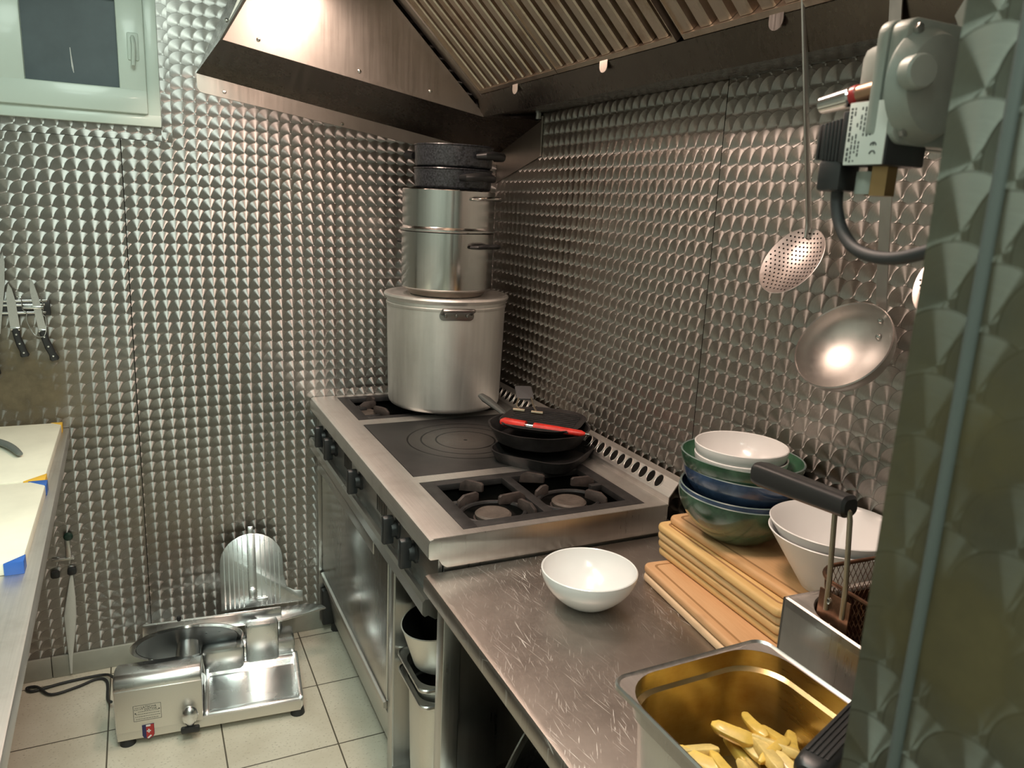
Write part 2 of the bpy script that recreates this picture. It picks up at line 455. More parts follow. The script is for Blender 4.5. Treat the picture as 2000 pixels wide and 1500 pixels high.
M['woods'] = [wood('board_wood_%d' % i, a, b) for i, (a, b) in enumerate((
    ((0.66, 0.44, 0.26), (0.80, 0.60, 0.40)), ((0.56, 0.30, 0.14), (0.70, 0.43, 0.23)),
    ((0.58, 0.36, 0.14), (0.76, 0.53, 0.25)), ((0.54, 0.33, 0.13), (0.74, 0.50, 0.24)),
    ((0.57, 0.37, 0.17), (0.74, 0.52, 0.28)), ((0.62, 0.38, 0.14), (0.82, 0.56, 0.25)),
    ((0.58, 0.31, 0.13), (0.74, 0.46, 0.24))))]
M['red'] = plain('red_silicone', (0.62, 0.03, 0.02), 0.4, var=0.25, vscale=40)
M['red_band'] = plain('red_paint', (0.42, 0.025, 0.025), 0.35)
M['copper'] = plain('copper_brown', (0.42, 0.25, 0.16), 0.35, 0.9)
M['basket'] = plain('browned_wire', (0.17, 0.085, 0.05), 0.42, 0.8, var=0.4, vscale=60)
M['wire'] = plain('tarnished_wire', (0.42, 0.36, 0.27), 0.35, 0.9)
M['oil'] = plain('dark_fry_oil', (0.05, 0.02, 0.01), 0.08, coat=0.5)
M['well'] = plain('browned_well', (0.12, 0.06, 0.035), 0.3, 0.6, var=0.4)
M['gn_in'] = steel('oily_pan_steel', (0.52, 0.42, 0.22), 0.30, (20, 20, 200), streak=0.06, dirt=0.5, dirtcol=(0.34, 0.2, 0.05), scr=0.03)
M['fries'] = plain('potato_yellow', (0.72, 0.48, 0.10), 0.4, var=0.22, vscale=30, coat=0.25)
M['fries2'] = plain('potato_pale', (0.72, 0.53, 0.19), 0.45, var=0.25, vscale=40, coat=0.2)
M['valve'] = plain('valve_grey_green', (0.27, 0.30, 0.27), 0.5, 0.2, var=0.08, vscale=40)
M['label_w'] = plain('white_label', (0.62, 0.66, 0.62), 0.45)
M['ink'] = plain('printed_ink', (0.05, 0.06, 0.06), 0.6)
M['brass'] = plain('dull_brass', (0.30, 0.19, 0.09), 0.38, 0.9)
M['board_y'] = plain('white_board_yellowed', (0.86, 0.84, 0.70), 0.5, var=0.1, vscale=5)
M['cap_y'] = plain('yellow_corner_plastic', (0.85, 0.50, 0.05), 0.4)
M['cap_b'] = plain('blue_corner_plastic', (0.03, 0.13, 0.50), 0.4)
M['cord_w'] = plain('white_braid', (0.62, 0.63, 0.58), 0.8, bumps=0.6, bscale=300)
M['glass_dark'] = plain('window_pane_dim', (0.10, 0.125, 0.14), 0.45, var=0.25, vscale=4, spec=0.3)
M['night'] = plain('dark_outside', (0.05, 0.055, 0.06), 0.8)
M['blue_b'] = plain('badge_blue', (0.02, 0.022, 0.10), 0.4)
M['white_b'] = plain('badge_white', (0.8, 0.8, 0.8), 0.4)
M['lamp_glass'] = emit('hood_lamp_glass', (1.0, 0.72, 0.5), 4.0)
M['tube_glass'] = emit('ceiling_tube_glass', (0.86, 1.0, 0.9), 3.0)

# ------------------------------------------------------------------ setting
def sheet(name, panels, Uv, Vv, mat, extra=None):
    """panels: (corner, w along U, h along V, anchor = a disc centre)"""
    bm = bmesh.new(); uvl = bm.loops.layers.uv.new('UVMap')
    Uv = Vector(Uv); Vv = Vector(Vv); nrm = Uv.cross(Vv)
    for (c, w, h, anc) in panels:
        c = Vector(c); anc = Vector(anc)
        P = [c, c + Uv * w, c + Uv * w + Vv * h, c + Vv * h]
        f = bm.faces.new([bm.verts.new(p) for p in P])
        for lp, p in zip(f.loops, P): lp[uvl].uv = ((p - anc).dot(Uv) / JP, (p - anc).dot(Vv) / JP)
    me = bpy.data.meshes.new(name); bm.to_mesh(me); bm.free(); me.materials.append(mat)
    if extra: me.materials.append(extra)
    o = bpy.data.objects.new(name, me); COL.objects.link(o); return struct(o)

XL, YF, ZC = -2.15, -4.3, 2.55
bm = bm_new(); box(bm, (XL - 0.1, YF - 0.1, -0.08), (0.1, 0.1, 0.0)); struct(obj('floor', bm, M['floor']))
bm = bm_new(); box(bm, (XL - 0.1, YF - 0.1, ZC), (0.1, 0.1, ZC + 0.08)); struct(obj('ceiling', bm, M['ceil']))
# back wall: two sheets meeting at a seam (a hair's gap); window opening left out
g = 0.0012; SX = -1.229
ancB = (-0.985, 0, 1.641); ancB2 = (-1.457, 0, 1.385)
sheet('wall_back', [
    ((SX + g, 0, 1.727), -SX - g, 1.727, ancB),
    ((-1.088, 0, ZC), 1.088, ZC - 1.727, ancB),
    ((XL, 0, 1.727), SX - g - XL, 1.727, ancB2),
    ((XL, 0, ZC), -1.66 - XL, ZC - 1.727, ancB2),
    ((-1.66, 0, ZC), 0.572, ZC - 2.25, ancB),
], X, NZ, M['jewel_back'])
bm = bm_new(); box(bm, (XL, 0.004, 0), (0.1, 0.1, 1.76)); box(bm, (-1.10, 0.004, 1.76), (0.1, 0.1, ZC)); box(bm, (XL, 0.004, 1.76), (-1.64, 0.1, ZC)); box(bm, (-1.64, 0.004, 2.25), (-1.10, 0.1, ZC))
box(bm, (-1.64, 0.09, 1.76), (-1.10, 0.1, 2.25))
o = struct(obj('wall_back', bm, M['soot']))
sheet('trim_1', [((-1.66, -0.002, 1.768), 0.558, 0.040, (-1.64, 0, 1.752))], X, NZ, M['jewel_back'])
sheet('trim_2', [((-1.116, -0.003, ZC), 0.030, ZC - 1.727, (-1.104, 0, 2.05))], X, NZ, M['jewel_back'])
sheet('trim_3', [((-1.113, -0.0035, 1.865), 0.026, 0.11, (-1.085, 0, 1.85))], X, NZ, M['jewel_back'])
# right wall
SY = -1.236
sheet('wall_right', [
    ((0, 0, ZC), -SY - g, ZC, (0, -1.173, 1.567)),
    ((0, SY - g, ZC), SY - g - YF, ZC, (0, -1.258, 1.56)),
], NY, NZ, M['jewel_right'])
bm = bm_new(); box(bm, (0.004, YF, 0), (0.1, 0.1, ZC)); struct(obj('wall_right', bm, M['soot']))
bm = bm_new(); box(bm, (XL - 0.1, YF, 0), (XL, 0.1, ZC)); struct(obj('wall_left', bm, M['paint']))
bm = bm_new(); box(bm, (XL, YF - 0.1, 0), (0.1, YF, ZC)); struct(obj('wall_rear', bm, M['paint']))
# partition beside the camera, clad in the same sheet
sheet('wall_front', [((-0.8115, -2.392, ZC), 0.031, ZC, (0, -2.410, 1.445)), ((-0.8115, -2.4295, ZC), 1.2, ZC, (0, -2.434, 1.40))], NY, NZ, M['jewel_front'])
bm = bm_new(); box(bm, (-0.81, -3.63, 0), (-0.66, -2.392, ZC)); struct(obj('wall_front', bm, M['steel_v']))
bm = bm_new(); cyl(bm, (-0.8115, -2.4262, 0.0), (-0.8115, -2.4262, ZC), 0.0036, n=12); struct(obj('trim_4', bm, plain('joint_strip', (0.075, 0.085, 0.078), 0.55, 0.2)))
bm = bm_new()
for i in range(5): box(bm, (XL + i * 0.31, -0.012, 0.0), (XL + i * 0.31 + 0.308, 0, 0.075), 0.003)
struct(obj('baseboard_back', bm, M['tile_base']))

# window
win = thing('window_1', 'small pale green-white plastic window set high in the patterned steel wall', 'window', (-1.37, 0, 1.767)); struct(win)
bm = bm_new()
FX0, FX1, FZ0, FZ1 = -1.64, -1.115, 1.767, 2.25
box(bm, (FX0, -0.022, FZ0), (FX1, 0.06, FZ0 + 0.034), 0.003); box(bm, (FX0, -0.022, FZ1 - 0.034), (FX1, 0.06, FZ1), 0.003)
box(bm, (FX0, -0.0215, FZ0 + 0.002), (FX0 + 0.036, 0.06, FZ1 - 0.002), 0.003); box(bm, (FX1 - 0.036, -0.0215, FZ0 + 0.002), (FX1, 0.06, FZ1 - 0.002), 0.003)
obj('window_frame', bm, M['pvc'], win)
bm = bm_new(); sx0, sx1, sz0, sz1 = -1.60, -1.150, 1.800, 2.216; px0, px1, pz0, pz1 = -1.456, -1.222, 1.868, 2.106
box(bm, (sx0, -0.040, sz0), (sx1, 0.03, pz0), 0.005); box(bm, (sx0, -0.040, pz1), (sx1, 0.03, sz1), 0.005)
box(bm, (sx0, -0.0395, pz0 - 0.006), (px0, 0.03, pz1 + 0.006), 0.005); box(bm, (px1, -0.0395, pz0 - 0.006), (sx1, 0.03, pz1 + 0.006), 0.005)
obj('window_sash', bm, M['pvc'], win)
bm = bm_new(); box(bm, (px0 - 0.005, -0.016, pz0 - 0.005), (px1 + 0.005, -0.010, pz1 + 0.005)); pane = obj('window_pane', bm, M['glass_dark'], win)
bm = bm_new(); tube(bm, [(-1.342, -0.0175, 1.965), (-1.341, -0.0175, 1.945), (-1.339, -0.0178, 1.915), (-1.337, -0.0175, 1.898)], [0.0012, 0.0014, 0.0026, 0.001], 8)
obj('paint_drip', bm, M['white_pl'], win)
bm = bm_new(); box(bm, (-1.196, -0.047, 1.945), (-1.166, -0.039, 2.02), 0.004)
tube(bm, [(-1.181, -0.043, 2.00), (-1.181, -0.062, 1.998), (-1.180, -0.067, 1.975), (-1.183, -0.062, 1.93)], [0.010, 0.011, 0.012, 0.009], 10, smooth=3, sx=1.2, sy=0.7)
obj('window_handle', bm, M['pvc'], win)

# ------------------------------------------------------------------ extractor hood
hood = thing('extractor_hood', 'wide stainless steel extractor hood with sloping filters above the range', 'extractor hood', (-0.5, -1.1, 1.85))
YH = -2.35
bm = bm_new()     # outer skin: front slope, top, ends
quad(bm, [(-0.963, -0.257, 1.996), (-0.963, YH, 1.996), (-0.83, YH, 2.245), (-0.83, -0.257, 2.245)])
quad(bm, [(-0.905, -0.257, 2.104), (-0.83, -0.257, 2.245), (-0.83, 0, 2.30), (-0.912, 0, 2.152)])
quad(bm, [(-0.83, 0, 2.30), (-0.83, -0.257, 2.245), (-0.83, YH, 2.245), (-0.83, YH, ZC - 0.01), (-0.83, 0, ZC - 0.01)])
quad(bm, [(-0.963, YH, 1.996), (-0.171, YH, 1.861), (-0.01, YH, 1.861), (-0.01, YH, ZC - 0.01), (-0.83, YH, ZC - 0.01), (-0.83, YH, 2.245)])
obj('outer_shell', bm, M['steel_hood'], hood)
bm = bm_new(); quad(bm, [(-0.842, -0.257, 2.222), (-0.842, YH, 2.222), (-0.53, YH, 2.275), (-0.53, -0.257, 2.275)]); obj('inner_roof', bm, M['steel_hood'], hood)
bm = bm_new(); box(bm, (-0.9645, YH, 1.994), (-0.957, -0.257, 2.004), 0.002); obj('front_lip', bm, M['steel_hood'], hood)
bm = bm_new()     # end panel: the bright face with screws
quad(bm, [(-0.963, -0.257, 1.996), (-0.171, -0.257, 1.861), (-0.171, -0.257, 1.872), (-0.50, -0.257, 2.187), (-0.545, -0.257, 2.27), (-0.84, -0.257, 2.27)])
box(bm, (-0.963, -0.262, -0.0), (-0.171, -0.257, 0.010), M=Matrix(((1, 0, 0, 0), (0, 1, 0, 0), (-0.1705, 0, 1, 1.8319), (0, 0, 0, 1))))
obj('end_panel', bm, M['steel_hood'], hood)
for (x, z) in ((-0.945, 2.047), (-0.862, 2.008), (-0.575, 1.956), (-0.352, 1.922)):
    bm = bm_new(); lathe(bm, [(0.006, 0), (0.005, 0.003), (0.0025, 0.0045), (0, 0.005)], 14, frame((x, -0.2572, z), (0, -1, 0))); obj('screw', bm, M['steel_pol'], hood)
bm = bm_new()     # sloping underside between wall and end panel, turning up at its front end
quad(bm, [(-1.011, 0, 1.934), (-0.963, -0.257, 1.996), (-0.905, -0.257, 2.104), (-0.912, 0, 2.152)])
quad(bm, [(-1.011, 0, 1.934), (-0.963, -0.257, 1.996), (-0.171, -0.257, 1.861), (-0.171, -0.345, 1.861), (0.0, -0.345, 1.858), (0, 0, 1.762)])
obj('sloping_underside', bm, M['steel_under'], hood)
bm = bm_new()     # flange lying on the two walls
xz_prism(bm, [(-1.011, 1.934), (-0.002, 1.763), (-0.002, 1.728), (-0.285, 1.772), (-0.992, 1.879), (-1.003, 1.882), (-1.010, 1.892)], -0.003, -0.0005)
obj('wall_flange', bm, M['steel_hood'], hood)
bm = bm_new(); loft(bm, [[(x, -0.004, 1.763), (x, -0.345, 1.866), (x, -0.352, 1.748), (x, -0.004, 1.665)] for x in (-0.0035, -0.0015)]); box(bm, (-0.007, -0.352, 1.748), (-0.0015, -0.345, 1.872)); obj('corner_flange', bm, M['steel_hood'], hood)
for (x, z) in ((-0.932, 1.888), (-0.567, 1.824)):
    bm = bm_new(); lathe(bm, [(0.006, 0), (0.005, 0.0025), (0, 0.003)], 14, frame((x, -0.003, z), (0, -1, 0))); obj('screw', bm, M['steel_pol'], hood)
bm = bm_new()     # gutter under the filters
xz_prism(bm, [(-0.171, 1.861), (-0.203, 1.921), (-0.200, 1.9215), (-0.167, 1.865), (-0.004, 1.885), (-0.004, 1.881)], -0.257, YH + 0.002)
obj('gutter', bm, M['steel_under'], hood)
bm = bm_new(); cyl(bm, (-0.012, -0.335, 1.90), (-0.012, -0.335, 1.868), 0.011, n=14); cyl(bm, (-0.012, -0.335, 1.868), (-0.012, -0.335, 1.862), 0.013, n=14); obj('drain_plug', bm, M['steel_v'], hood)
bm = bm_new()     # rail between the end panel and the first filter
d45 = Vector((-0.316, 0, 0.303)).normalized()
box(bm, (-0.01, -0.3115, -0.03), (0.46, -0.2575, 0.006), 0.001, M=Matrix.Translation((-0.2, 0, 1.9225)) @ Matrix.Rotation(-(PI - 0.7645), 4, 'Y'))
obj('filter_rail', bm, M['steel_hood'], hood)
for xl, yl in ((-0.735, -0.58), (-0.675, -1.70)):
    bm = bm_new(); box(bm, (xl - 0.06, yl - 0.18, 2.208), (xl + 0.06, yl + 0.18, 2.25), 0.008); lamp = obj('lamp_housing', bm, M['steel_hood'], hood)
    bm = bm_new(); box(bm, (xl - 0.05, yl - 0.17, 2.188), (xl + 0.05, yl + 0.17, 2.21), 0.01); obj('lamp_glass', bm, M['lamp_glass'], lamp)

# grease filters: removable, each a thing
def make_filter(y0, w, label, tabs):
    f = thing('grease_filter', label, 'filter', (-0.2005, y0, 1.9225), 0, 'grease filters in the hood')
    # local frame: u up the slope, y along the hood, n out of the filter face
    A = Matrix.Rotation(-(PI - 0.7645), 4, 'Y')      # local x -> up the slope
    LEN = 0.455
    n = max(2, round(w / 0.0555)); p = w / n
    bm = bm_new()
    for i in range(n):
        ya = -(i * p)
        pts = [(ya, 0.002), (ya - p * 0.05, 0.0), (ya - p * 0.52, 0.0), (ya - p * 0.57, 0.004), (ya - p * 0.60, 0.030), (ya - p * 0.94, 0.030), (ya - p * 0.98, 0.004), (ya - p * 1.0, 0.002)]
        for (a, b) in zip(pts[:-1], pts[1:]):
            quad(bm, [(0.012, a[0], -a[1]), (LEN, a[0], -a[1]), (LEN, b[0], -b[1]), (0.012, b[0], -b[1])])
    bmesh.ops.remove_doubles(bm, verts=bm.verts[:], dist=1e-5)
    bm.transform(A); bmesh.ops.translate(bm, verts=bm.verts[:], vec=(0, 0, 0.004))
    obj('baffles', bm, M['steel_greasy'], f, local=True, angle=20)
    bm = bm_new()
    fo = [(-0.001, 0.0), (LEN + 0.012, 0.0), (LEN + 0.012, -w), (-0.001, -w)]; fi = [(0.011, -0.003), (LEN, -0.003), (LEN, -w + 0.003), (0.011, -w + 0.003)]
    loft(bm, [at_z(fi, -0.024), at_z(fo, -0.024), at_z(fo, 0.004), at_z(fi, 0.004), at_z(fi, -0.024)], cap0=False, cap1=False)
    bm.transform(A); bmesh.ops.translate(bm, verts=bm.verts[:], vec=(0, 0, 0.004))
    obj('filter_frame', bm, M['steel_greasy'], f, local=True)
    for ty in tabs:
        bm = bm_new(); t = [(-0.012, 0.0)] + [(0.017 * -math.cos(a), -0.012 - 0.016 * math.sin(a)) for a in [PI * k / 8 for k in range(9)]] + [(0.017, 0.0), (-0.017, 0.0)]
        t = [(-0.017, 0.002), (-0.017, -0.010)] + [(-0.017 * math.cos(PI * k / 8), -0.010 - 0.015 * math.sin(PI * k / 8)) for k in range(1, 8)] + [(0.017, -0.010), (0.017, 0.002)]
        Mt = Matrix(((0, 0, 1, -0.0035), (1, 0, 0, ty), (0, 1, 0, 0), (0, 0, 0, 1)))
        prism(bm, t, -0.001, 0.001, M=Mt); obj('pull_tab', bm, M['steel_pol'], f, local=True)
    return f
make_filter(-0.312, 0.497, 'grooved steel grease filter beside the bright hood end panel, first along the hood', [-0.25])
make_filter(-0.812, 0.497, 'grooved steel grease filter in the middle of the hood, between the first and the third', [-0.225])
make_filter(-1.333, 0.497, 'grooved steel grease filter with a rounded tab, behind the hanging skimmer handle', [-0.254])
make_filter(-1.833, 0.497, 'grooved steel grease filter at the valve end of the hood, beyond the ladle handle', [-0.25])

# ------------------------------------------------------------------ cooking range
rg = thing('cooking_range', 'stainless steel gas range with black hotplate, burners and open pan cupboard', 'range', (-0.35, -0.63, 0))
xf, xr = -0.595, -0.12
bm = bm_new()      # top: strips round the three openings, rounded front lip
P = [(-0.66, 0.852), (-0.678, 0.852), (-0.683, 0.857), (-0.683, 0.888), (-0.680, 0.896), (-0.672, 0.900), (xf, 0.900), (xf, 0.889), (-0.66, 0.889)]
xz_prism(bm, P, -0.003, -1.256)
box(bm, (xf - 0.0005, -0.03, 0.889), (xr, -0.003, 0.8998)); box(bm, (xf - 0.0005, -0.388, 0.889), (xr, -0.335, 0.8998))
box(bm, (xf - 0.0005, -0.930, 0.889), (xr, -0.886, 0.8998)); box(bm, (xf - 0.0005, -1.256, 0.889), (xr, -1.232, 0.8998))
box(bm, (xr - 0.0005, -1.256, 0.889), (-0.071, -0.003, 0.8998))
top = obj('range_top', bm, M['steel_top'], rg)
bm = bm_new()
prism(bm, [(-0.683, 0.857), (-0.683, 0.888), (-0.680, 0.896), (-0.672, 0.8995), (-0.071, 0.8995), (-0.071, 0.830), (-0.64, 0.830), (-0.652, 0.838), (-0.66, 0.852), (-0.678, 0.852)], 0, 0.0025, M=Matrix(((1, 0, 0, 0), (0, 0, 1, -1.2585), (0, 1, 0, 0), (0, 0, 0, 1))), bev=0.0006)
obj('side_skirt', bm, M['steel_v'], rg)
bm = bm_new()      # carcass panels
box(bm, (-0.66, -0.012, 0.03), (-0.05, -0.003, 0.85)); box(bm, (-0.645, -1.254, 0.03), (-0.05, -1.246, 0.832)); box(bm, (-0.06, -1.25, 0.03), (-0.05, -0.01, 0.85))
box(bm, (-0.64, -0.895, 0.03), (-0.06, -0.885, 0.70)); box(bm, (-0.64, -1.25, 0.70), (-0.06, -0.01, 0.708)); box(bm, (-0.642, -1.246, 0.052), (-0.06, -0.89, 0.06))
box(bm, (-0.645, -1.256, 0.03), (-0.60, -1.218, 0.705), 0.002)
box(bm, (-0.645, -0.892, 0.01), (-0.585, -0.852, 0.705), 0.002)
box(bm, (-0.64, -1.25, 0.015), (-0.62, -0.89, 0.055), 0.002)
obj('carcass', bm, M['steel_v'], rg)
bm = bm_new(); box(bm, (-0.656, -1.245, 0.712), (-0.646, -0.01, 0.855), 0.001); cp = obj('control_panel', bm, M['steel'], rg)
for y0 in (-0.40, -0.77):
    bm = bm_new()
    for k in range(9): box(bm, (-0.6568, y0 - 0.011 * k - 0.0025, 0.775), (-0.6555, y0 - 0.011 * k, 0.825))
    obj('vent_slots', bm, M['soot'], cp)
for y in (-0.145, -0.285, -0.60, -0.955, -1.095):
    bm = bm_new(); Mk = frame((-0.656, y, 0.797), (-1, 0, 0))
    lathe(bm, [(0, 0), (0.027, 0), (0.027, 0.004), (0.021, 0.008), (0.019, 0.020), (0, 0.020)], 26, Mk)
    prism(bm, [(-0.010, -0.036), (0.010, -0.036), (0.012, 0.010), (0.010, 0.034), (0, 0.038), (-0.010, 0.034), (-0.012, 0.010)], 0.012, 0.040, M=Mk, bev=0.004)
    obj('control_knob', bm, M['black'], rg)
bm = bm_new()      # handrail: folded ledge above the oven door
xz_prism(bm, [(-0.648, 0.708), (-0.648, 0.735), (-0.664, 0.742), (-0.672, 0.755), (-0.684, 0.757), (-0.690, 0.750), (-0.690, 0.722), (-0.684, 0.716), (-0.676, 0.718), (-0.668, 0.712), (-0.660, 0.706)], -0.012, -1.247)
obj('front_ledge', bm, M['steel_v'], rg)
bm = bm_new(); box(bm, (-0.648, -0.845, 0.235), (-0.622, -0.022, 0.700), 0.004)
door = obj('oven_door', bm, steel('oven_door_steel', (0.47, 0.47, 0.455), 0.24, (300, 300, 4), dirt=0.25, dirtcol=(0.12, 0.1, 0.08)), rg)
bm = bm_new(); box(bm, (-0.664, -0.76, 0.672), (-0.648, -0.03, 0.700), 0.004); box(bm, (-0.664, -0.76, 0.640), (-0.660, -0.03, 0.690), 0.0015); obj('door_handle', bm, M['steel'], door)
bm = bm_new(); xz_prism(bm, [(-0.648, 0.235), (-0.655, 0.232), (-0.655, 0.215), (-0.628, 0.205), (-0.622, 0.235)], -0.022, -0.845); obj('door_bottom_rail', bm, M['steel_v'], door)
bm = bm_new(); xz_prism(bm, [(-0.628, 0.205), (-0.640, 0.190), (-0.612, 0.035), (-0.606, 0.035), (-0.606, 0.205)], -0.05, -0.850); obj('plinth', bm, M['steel'], rg)
for (x, y) in ((-0.60, -0.035), (-0.60, -1.225), (-0.10, -0.04), (-0.10, -1.22)):
    bm = bm_new(); cyl(bm, (x, y, 0), (x, y, 0.035), 0.022, 0.018, 16); obj('foot', bm, M['black'], rg)
bm = bm_new(); box(bm, (-0.655, -0.048, 0.03), (-0.605, -0.015, 0.17), 0.006); obj('hinge_block', bm, M['black'], rg)
# flue riser along the wall, with a row of vents
bm = bm_new()
prof = [(-0.071, 0.895), (-0.071, 0.917), (-0.045, 0.952), (-0.022, 0.955), (-0.022, 0.952), (-0.0435, 0.9495), (-0.069, 0.9155), (-0.069, 0.895)]
xz_prism(bm, prof, -0.02, -1.258)
nf = len(bm.faces); a = Vector((0.026, 0, 0.035)).normalized(); nn = Vector((-0.035, 0, 0.026)).normalized()
for k in range(31):
    y = -0.16 - 0.0345 * k
    c = Vector((-0.056, y, 0.9372)) + nn * 0.0009
    ring = [c + a * (0.0175 * math.cos(t)) + Vector((0, 0.0135 * math.sin(t), 0)) for t in [2 * PI * i / 16 for i in range(16)]]
    f = bm.faces.new([bm.verts.new(p) for p in ring]); f.material_index = 1
    tube(bm, ring, 0.0012, 6, closed=True)
obj('flue_riser', bm, [M['steel_top'], M['soot']], rg)

# hotplate
ht = thing('hotplate', '', '', (-0.348, -0.605, 0.8995)); ht.parent = None
bpy.data.objects.remove(ht)
bm = bm_new(); box(bm, (xf + 0.002, -0.8845, 0.880), (xr - 0.001, -0.3895, 0.9005), 0.0015)
hp = obj('solid_hotplate', bm, M['hotplate'], rg)
hp.data.transform(Matrix.Translation(-(Vector((-0.348, -0.63, 0.9005)) - Vector((-0.35, -0.63, 0))))); hp.location = Vector((-0.348, -0.63, 0.9005)) - Vector((-0.35, -0.63, 0))

def burner_unit(y0, y1, fingers, burners):
    bm = bm_new(); box(bm, (xf + 0.002, y0 + 0.001, 0.815), (xr - 0.002, y1 - 0.001, 0.820)); box(bm, (xf + 0.002, y0 + 0.001, 0.82), (xf + 0.006, y1 - 0.001, 0.889)); box(bm, (xr - 0.006, y0 + 0.001, 0.82), (xr - 0.002, y1 - 0.001, 0.889)); box(bm, (xf + 0.006, y0 + 0.001, 0.82), (xr - 0.006, y0 + 0.005, 0.889)); box(bm, (xf + 0.006, y1 - 0.005, 0.82), (xr - 0.006, y1 - 0.001, 0.889))
    obj('burner_tray', bm, M['soot'], rg)
    bm = bm_new(); b = 0.036
    za, zb = 0.884, 0.9005
    box(bm, (xf + 0.001, y0 + 0.001, za), (xf + b, y1 - 0.001, zb), 0.0015); box(bm, (xr - b, y0 + 0.001, za), (xr - 0.001, y1 - 0.001, zb), 0.0015)
    box(bm, (xf + b - 0.002, y0 + 0.001, za), (xr - b + 0.002, y0 + b - 0.004, zb), 0.0015); box(bm, (xf + b - 0.002, y1 - b + 0.004, za), (xr - b + 0.002, y1 - 0.001, zb), 0.0015)
    xm = (xf + xr) / 2 - 0.01; ym = (y0 + y1) / 2
    box(bm, (xm - 0.013, y0 + b - 0.006, za), (xm + 0.013, y1 - b + 0.006, zb), 0.002)
    for (x, y) in burners:
        tube(bm, [(x + 0.078 * math.cos(t), y + 0.078 * math.sin(t) * 0.8, 0.890) for t in [2 * PI * i / 28 for i in range(28)]], 0.006, 8, closed=True)
    box(bm, (xf + b - 0.004, ym - 0.008, za), (xf + b + 0.03, ym + 0.008, zb), 0.002); box(bm, (xr - b - 0.03, ym - 0.008, za), (xr - b + 0.004, ym + 0.008, zb), 0.002)
    grate = obj('pan_grate', bm, M['iron'], rg)
    for (x, y, ang, ln) in fingers:
        bm = bm_new(); Mf = Matrix.Translation((x, y, 0.884)) @ rot_z(ang)
        prism(bm, [(0, 0), (ln, 0.012), (ln, 0.030), (ln - 0.006, 0.034), (0.02, 0.033), (0.004, 0.022)], -0.0045, 0.0045, M=Mf @ Matrix.Rotation(PI / 2, 4, 'X'), bev=0.0015)
        obj('pan_support', bm, M['iron_worn'], grate)
    for (x, y) in burners:
        bm = bm_new(); Mb = Matrix.Translation((x, y, 0.828))
        lathe(bm, [(0, 0), (0.052, 0), (0.052, 0.018), (0.044, 0.026), (0.040, 0.034), (0.046, 0.040), (0.046, 0.050), (0, 0.052)], 32, Mb)
        bu = obj('burner', bm, M['iron_worn'], rg)
        bm = bm_new(); lathe(bm, [(0, 0.05), (0.041, 0.05), (0.043, 0.054), (0.043, 0.060), (0.038, 0.064), (0.012, 0.062), (0, 0.061)], 32, Mb); obj('burner_cap', bm, plain('burner_cap_iron', (0.10, 0.078, 0.065), 0.6, 0.15, var=0.3, vscale=50), bu)
burner_unit(-1.2315, -0.9305, [(-0.555, -1.09, 0.25, 0.062), (-0.50, -0.97, -1.0, 0.07), (-0.38, -1.10, PI + 0.2, 0.08), (-0.40, -1.20, 1.9, 0.06), (-0.33, -0.965, -0.9, 0.07), (-0.16, -1.06, PI, 0.07), (-0.20, -1.19, 2.2, 0.06), (-0.35, -1.09, 0.15, 0.04)], [(-0.485, -1.145), (-0.277, -1.135)])
burner_unit(-0.3345, -0.0305, [(-0.555, -0.18, 0.1, 0.06), (-0.48, -0.29, 2.2, 0.065), (-0.50, -0.075, -1.4, 0.06), (-0.37, -0.18, PI, 0.05), (-0.16, -0.18, PI, 0.06), (-0.33, -0.18, 0, 0.04)], [(-0.545, -0.205), (-0.27, -0.18)])

# ------------------------------------------------------------------ pots stacked on the back burner
def pot_profile(r0, r1, h, t=0.0025, base=0.006, fillet=0.02):
    out = [(0, 0), (r0 - fillet, 0)]
    for k in range(1, 5):
        a = PI / 2 * k / 4; out.append((r0 - fillet + fillet * math.sin(a), fillet - fillet * math.cos(a)))
    out += [(r1, h), (r1 - t, h + 0.001), (r1 - 2 * t, h), (r0 - 2 * t, fillet), (r0 - fillet, base), (0, base)]
    return out
CP = (-0.272, -0.237)
sp = thing('stockpot', 'large dull aluminium stockpot at the bottom of the stack on the back burner', 'pot', (CP[0], CP[1], 0.9185))
bm = bm_new(); Mp = Matrix.Translation((CP[0], CP[1], 0.9185))
lathe(bm, pot_profile(0.190, 0.1985, 0.362, 0.003, fillet=0.018), 72, Mp); lathe(bm, [(0.199, 0.335), (0.2005, 0.338), (0.2005, 0.344), (0.199, 0.346)], 72, Mp)
obj('body', bm, M['alu'], sp)
def strap_handle(parent, ang, r, z, mat, w=0.11):
    A = Matrix.Translation((CP[0], CP[1], z)) @ rot_z(ang) @ Matrix.Translation((r, 0, 0))
    bm = bm_new()
    prism(bm, rrect(w, 0.030, 0.014, 5), 0, 0.004, M=A @ Matrix(((0, 0, 1, -0.002), (1, 0, 0, 0), (0, 1, 0, 0), (0, 0, 0, 1))), bev=0.001)
    tube(bm, [(0.002, -w * 0.42, 0.008), (0.026, -w * 0.42, 0.018), (0.034, -w * 0.36, 0.021), (0.034, w * 0.36, 0.021), (0.026, w * 0.42, 0.018), (0.002, w * 0.42, 0.008)], 0.0065, 10, M=A, smooth=4)
    for k in (-0.035, 0, 0.035): lathe(bm, [(0.006, 0), (0.005, 0.003), (0, 0.004)], 12, A @ Matrix.Translation((0.0035, k, 0)) @ Matrix.Rotation(PI / 2, 4, 'Y'))
    h = obj('handle', bm, mat, parent); return h
ha = math.atan2(-0.83, -0.16)
dark_alu = steel('handle_metal', (0.33, 0.32, 0.31), 0.3, (40, 40, 40))
strap_handle(sp, ha, 0.1975, 1.243, dark_alu); strap_handle(sp, ha + PI, 0.1975, 1.243, dark_alu)
bm = bm_new()
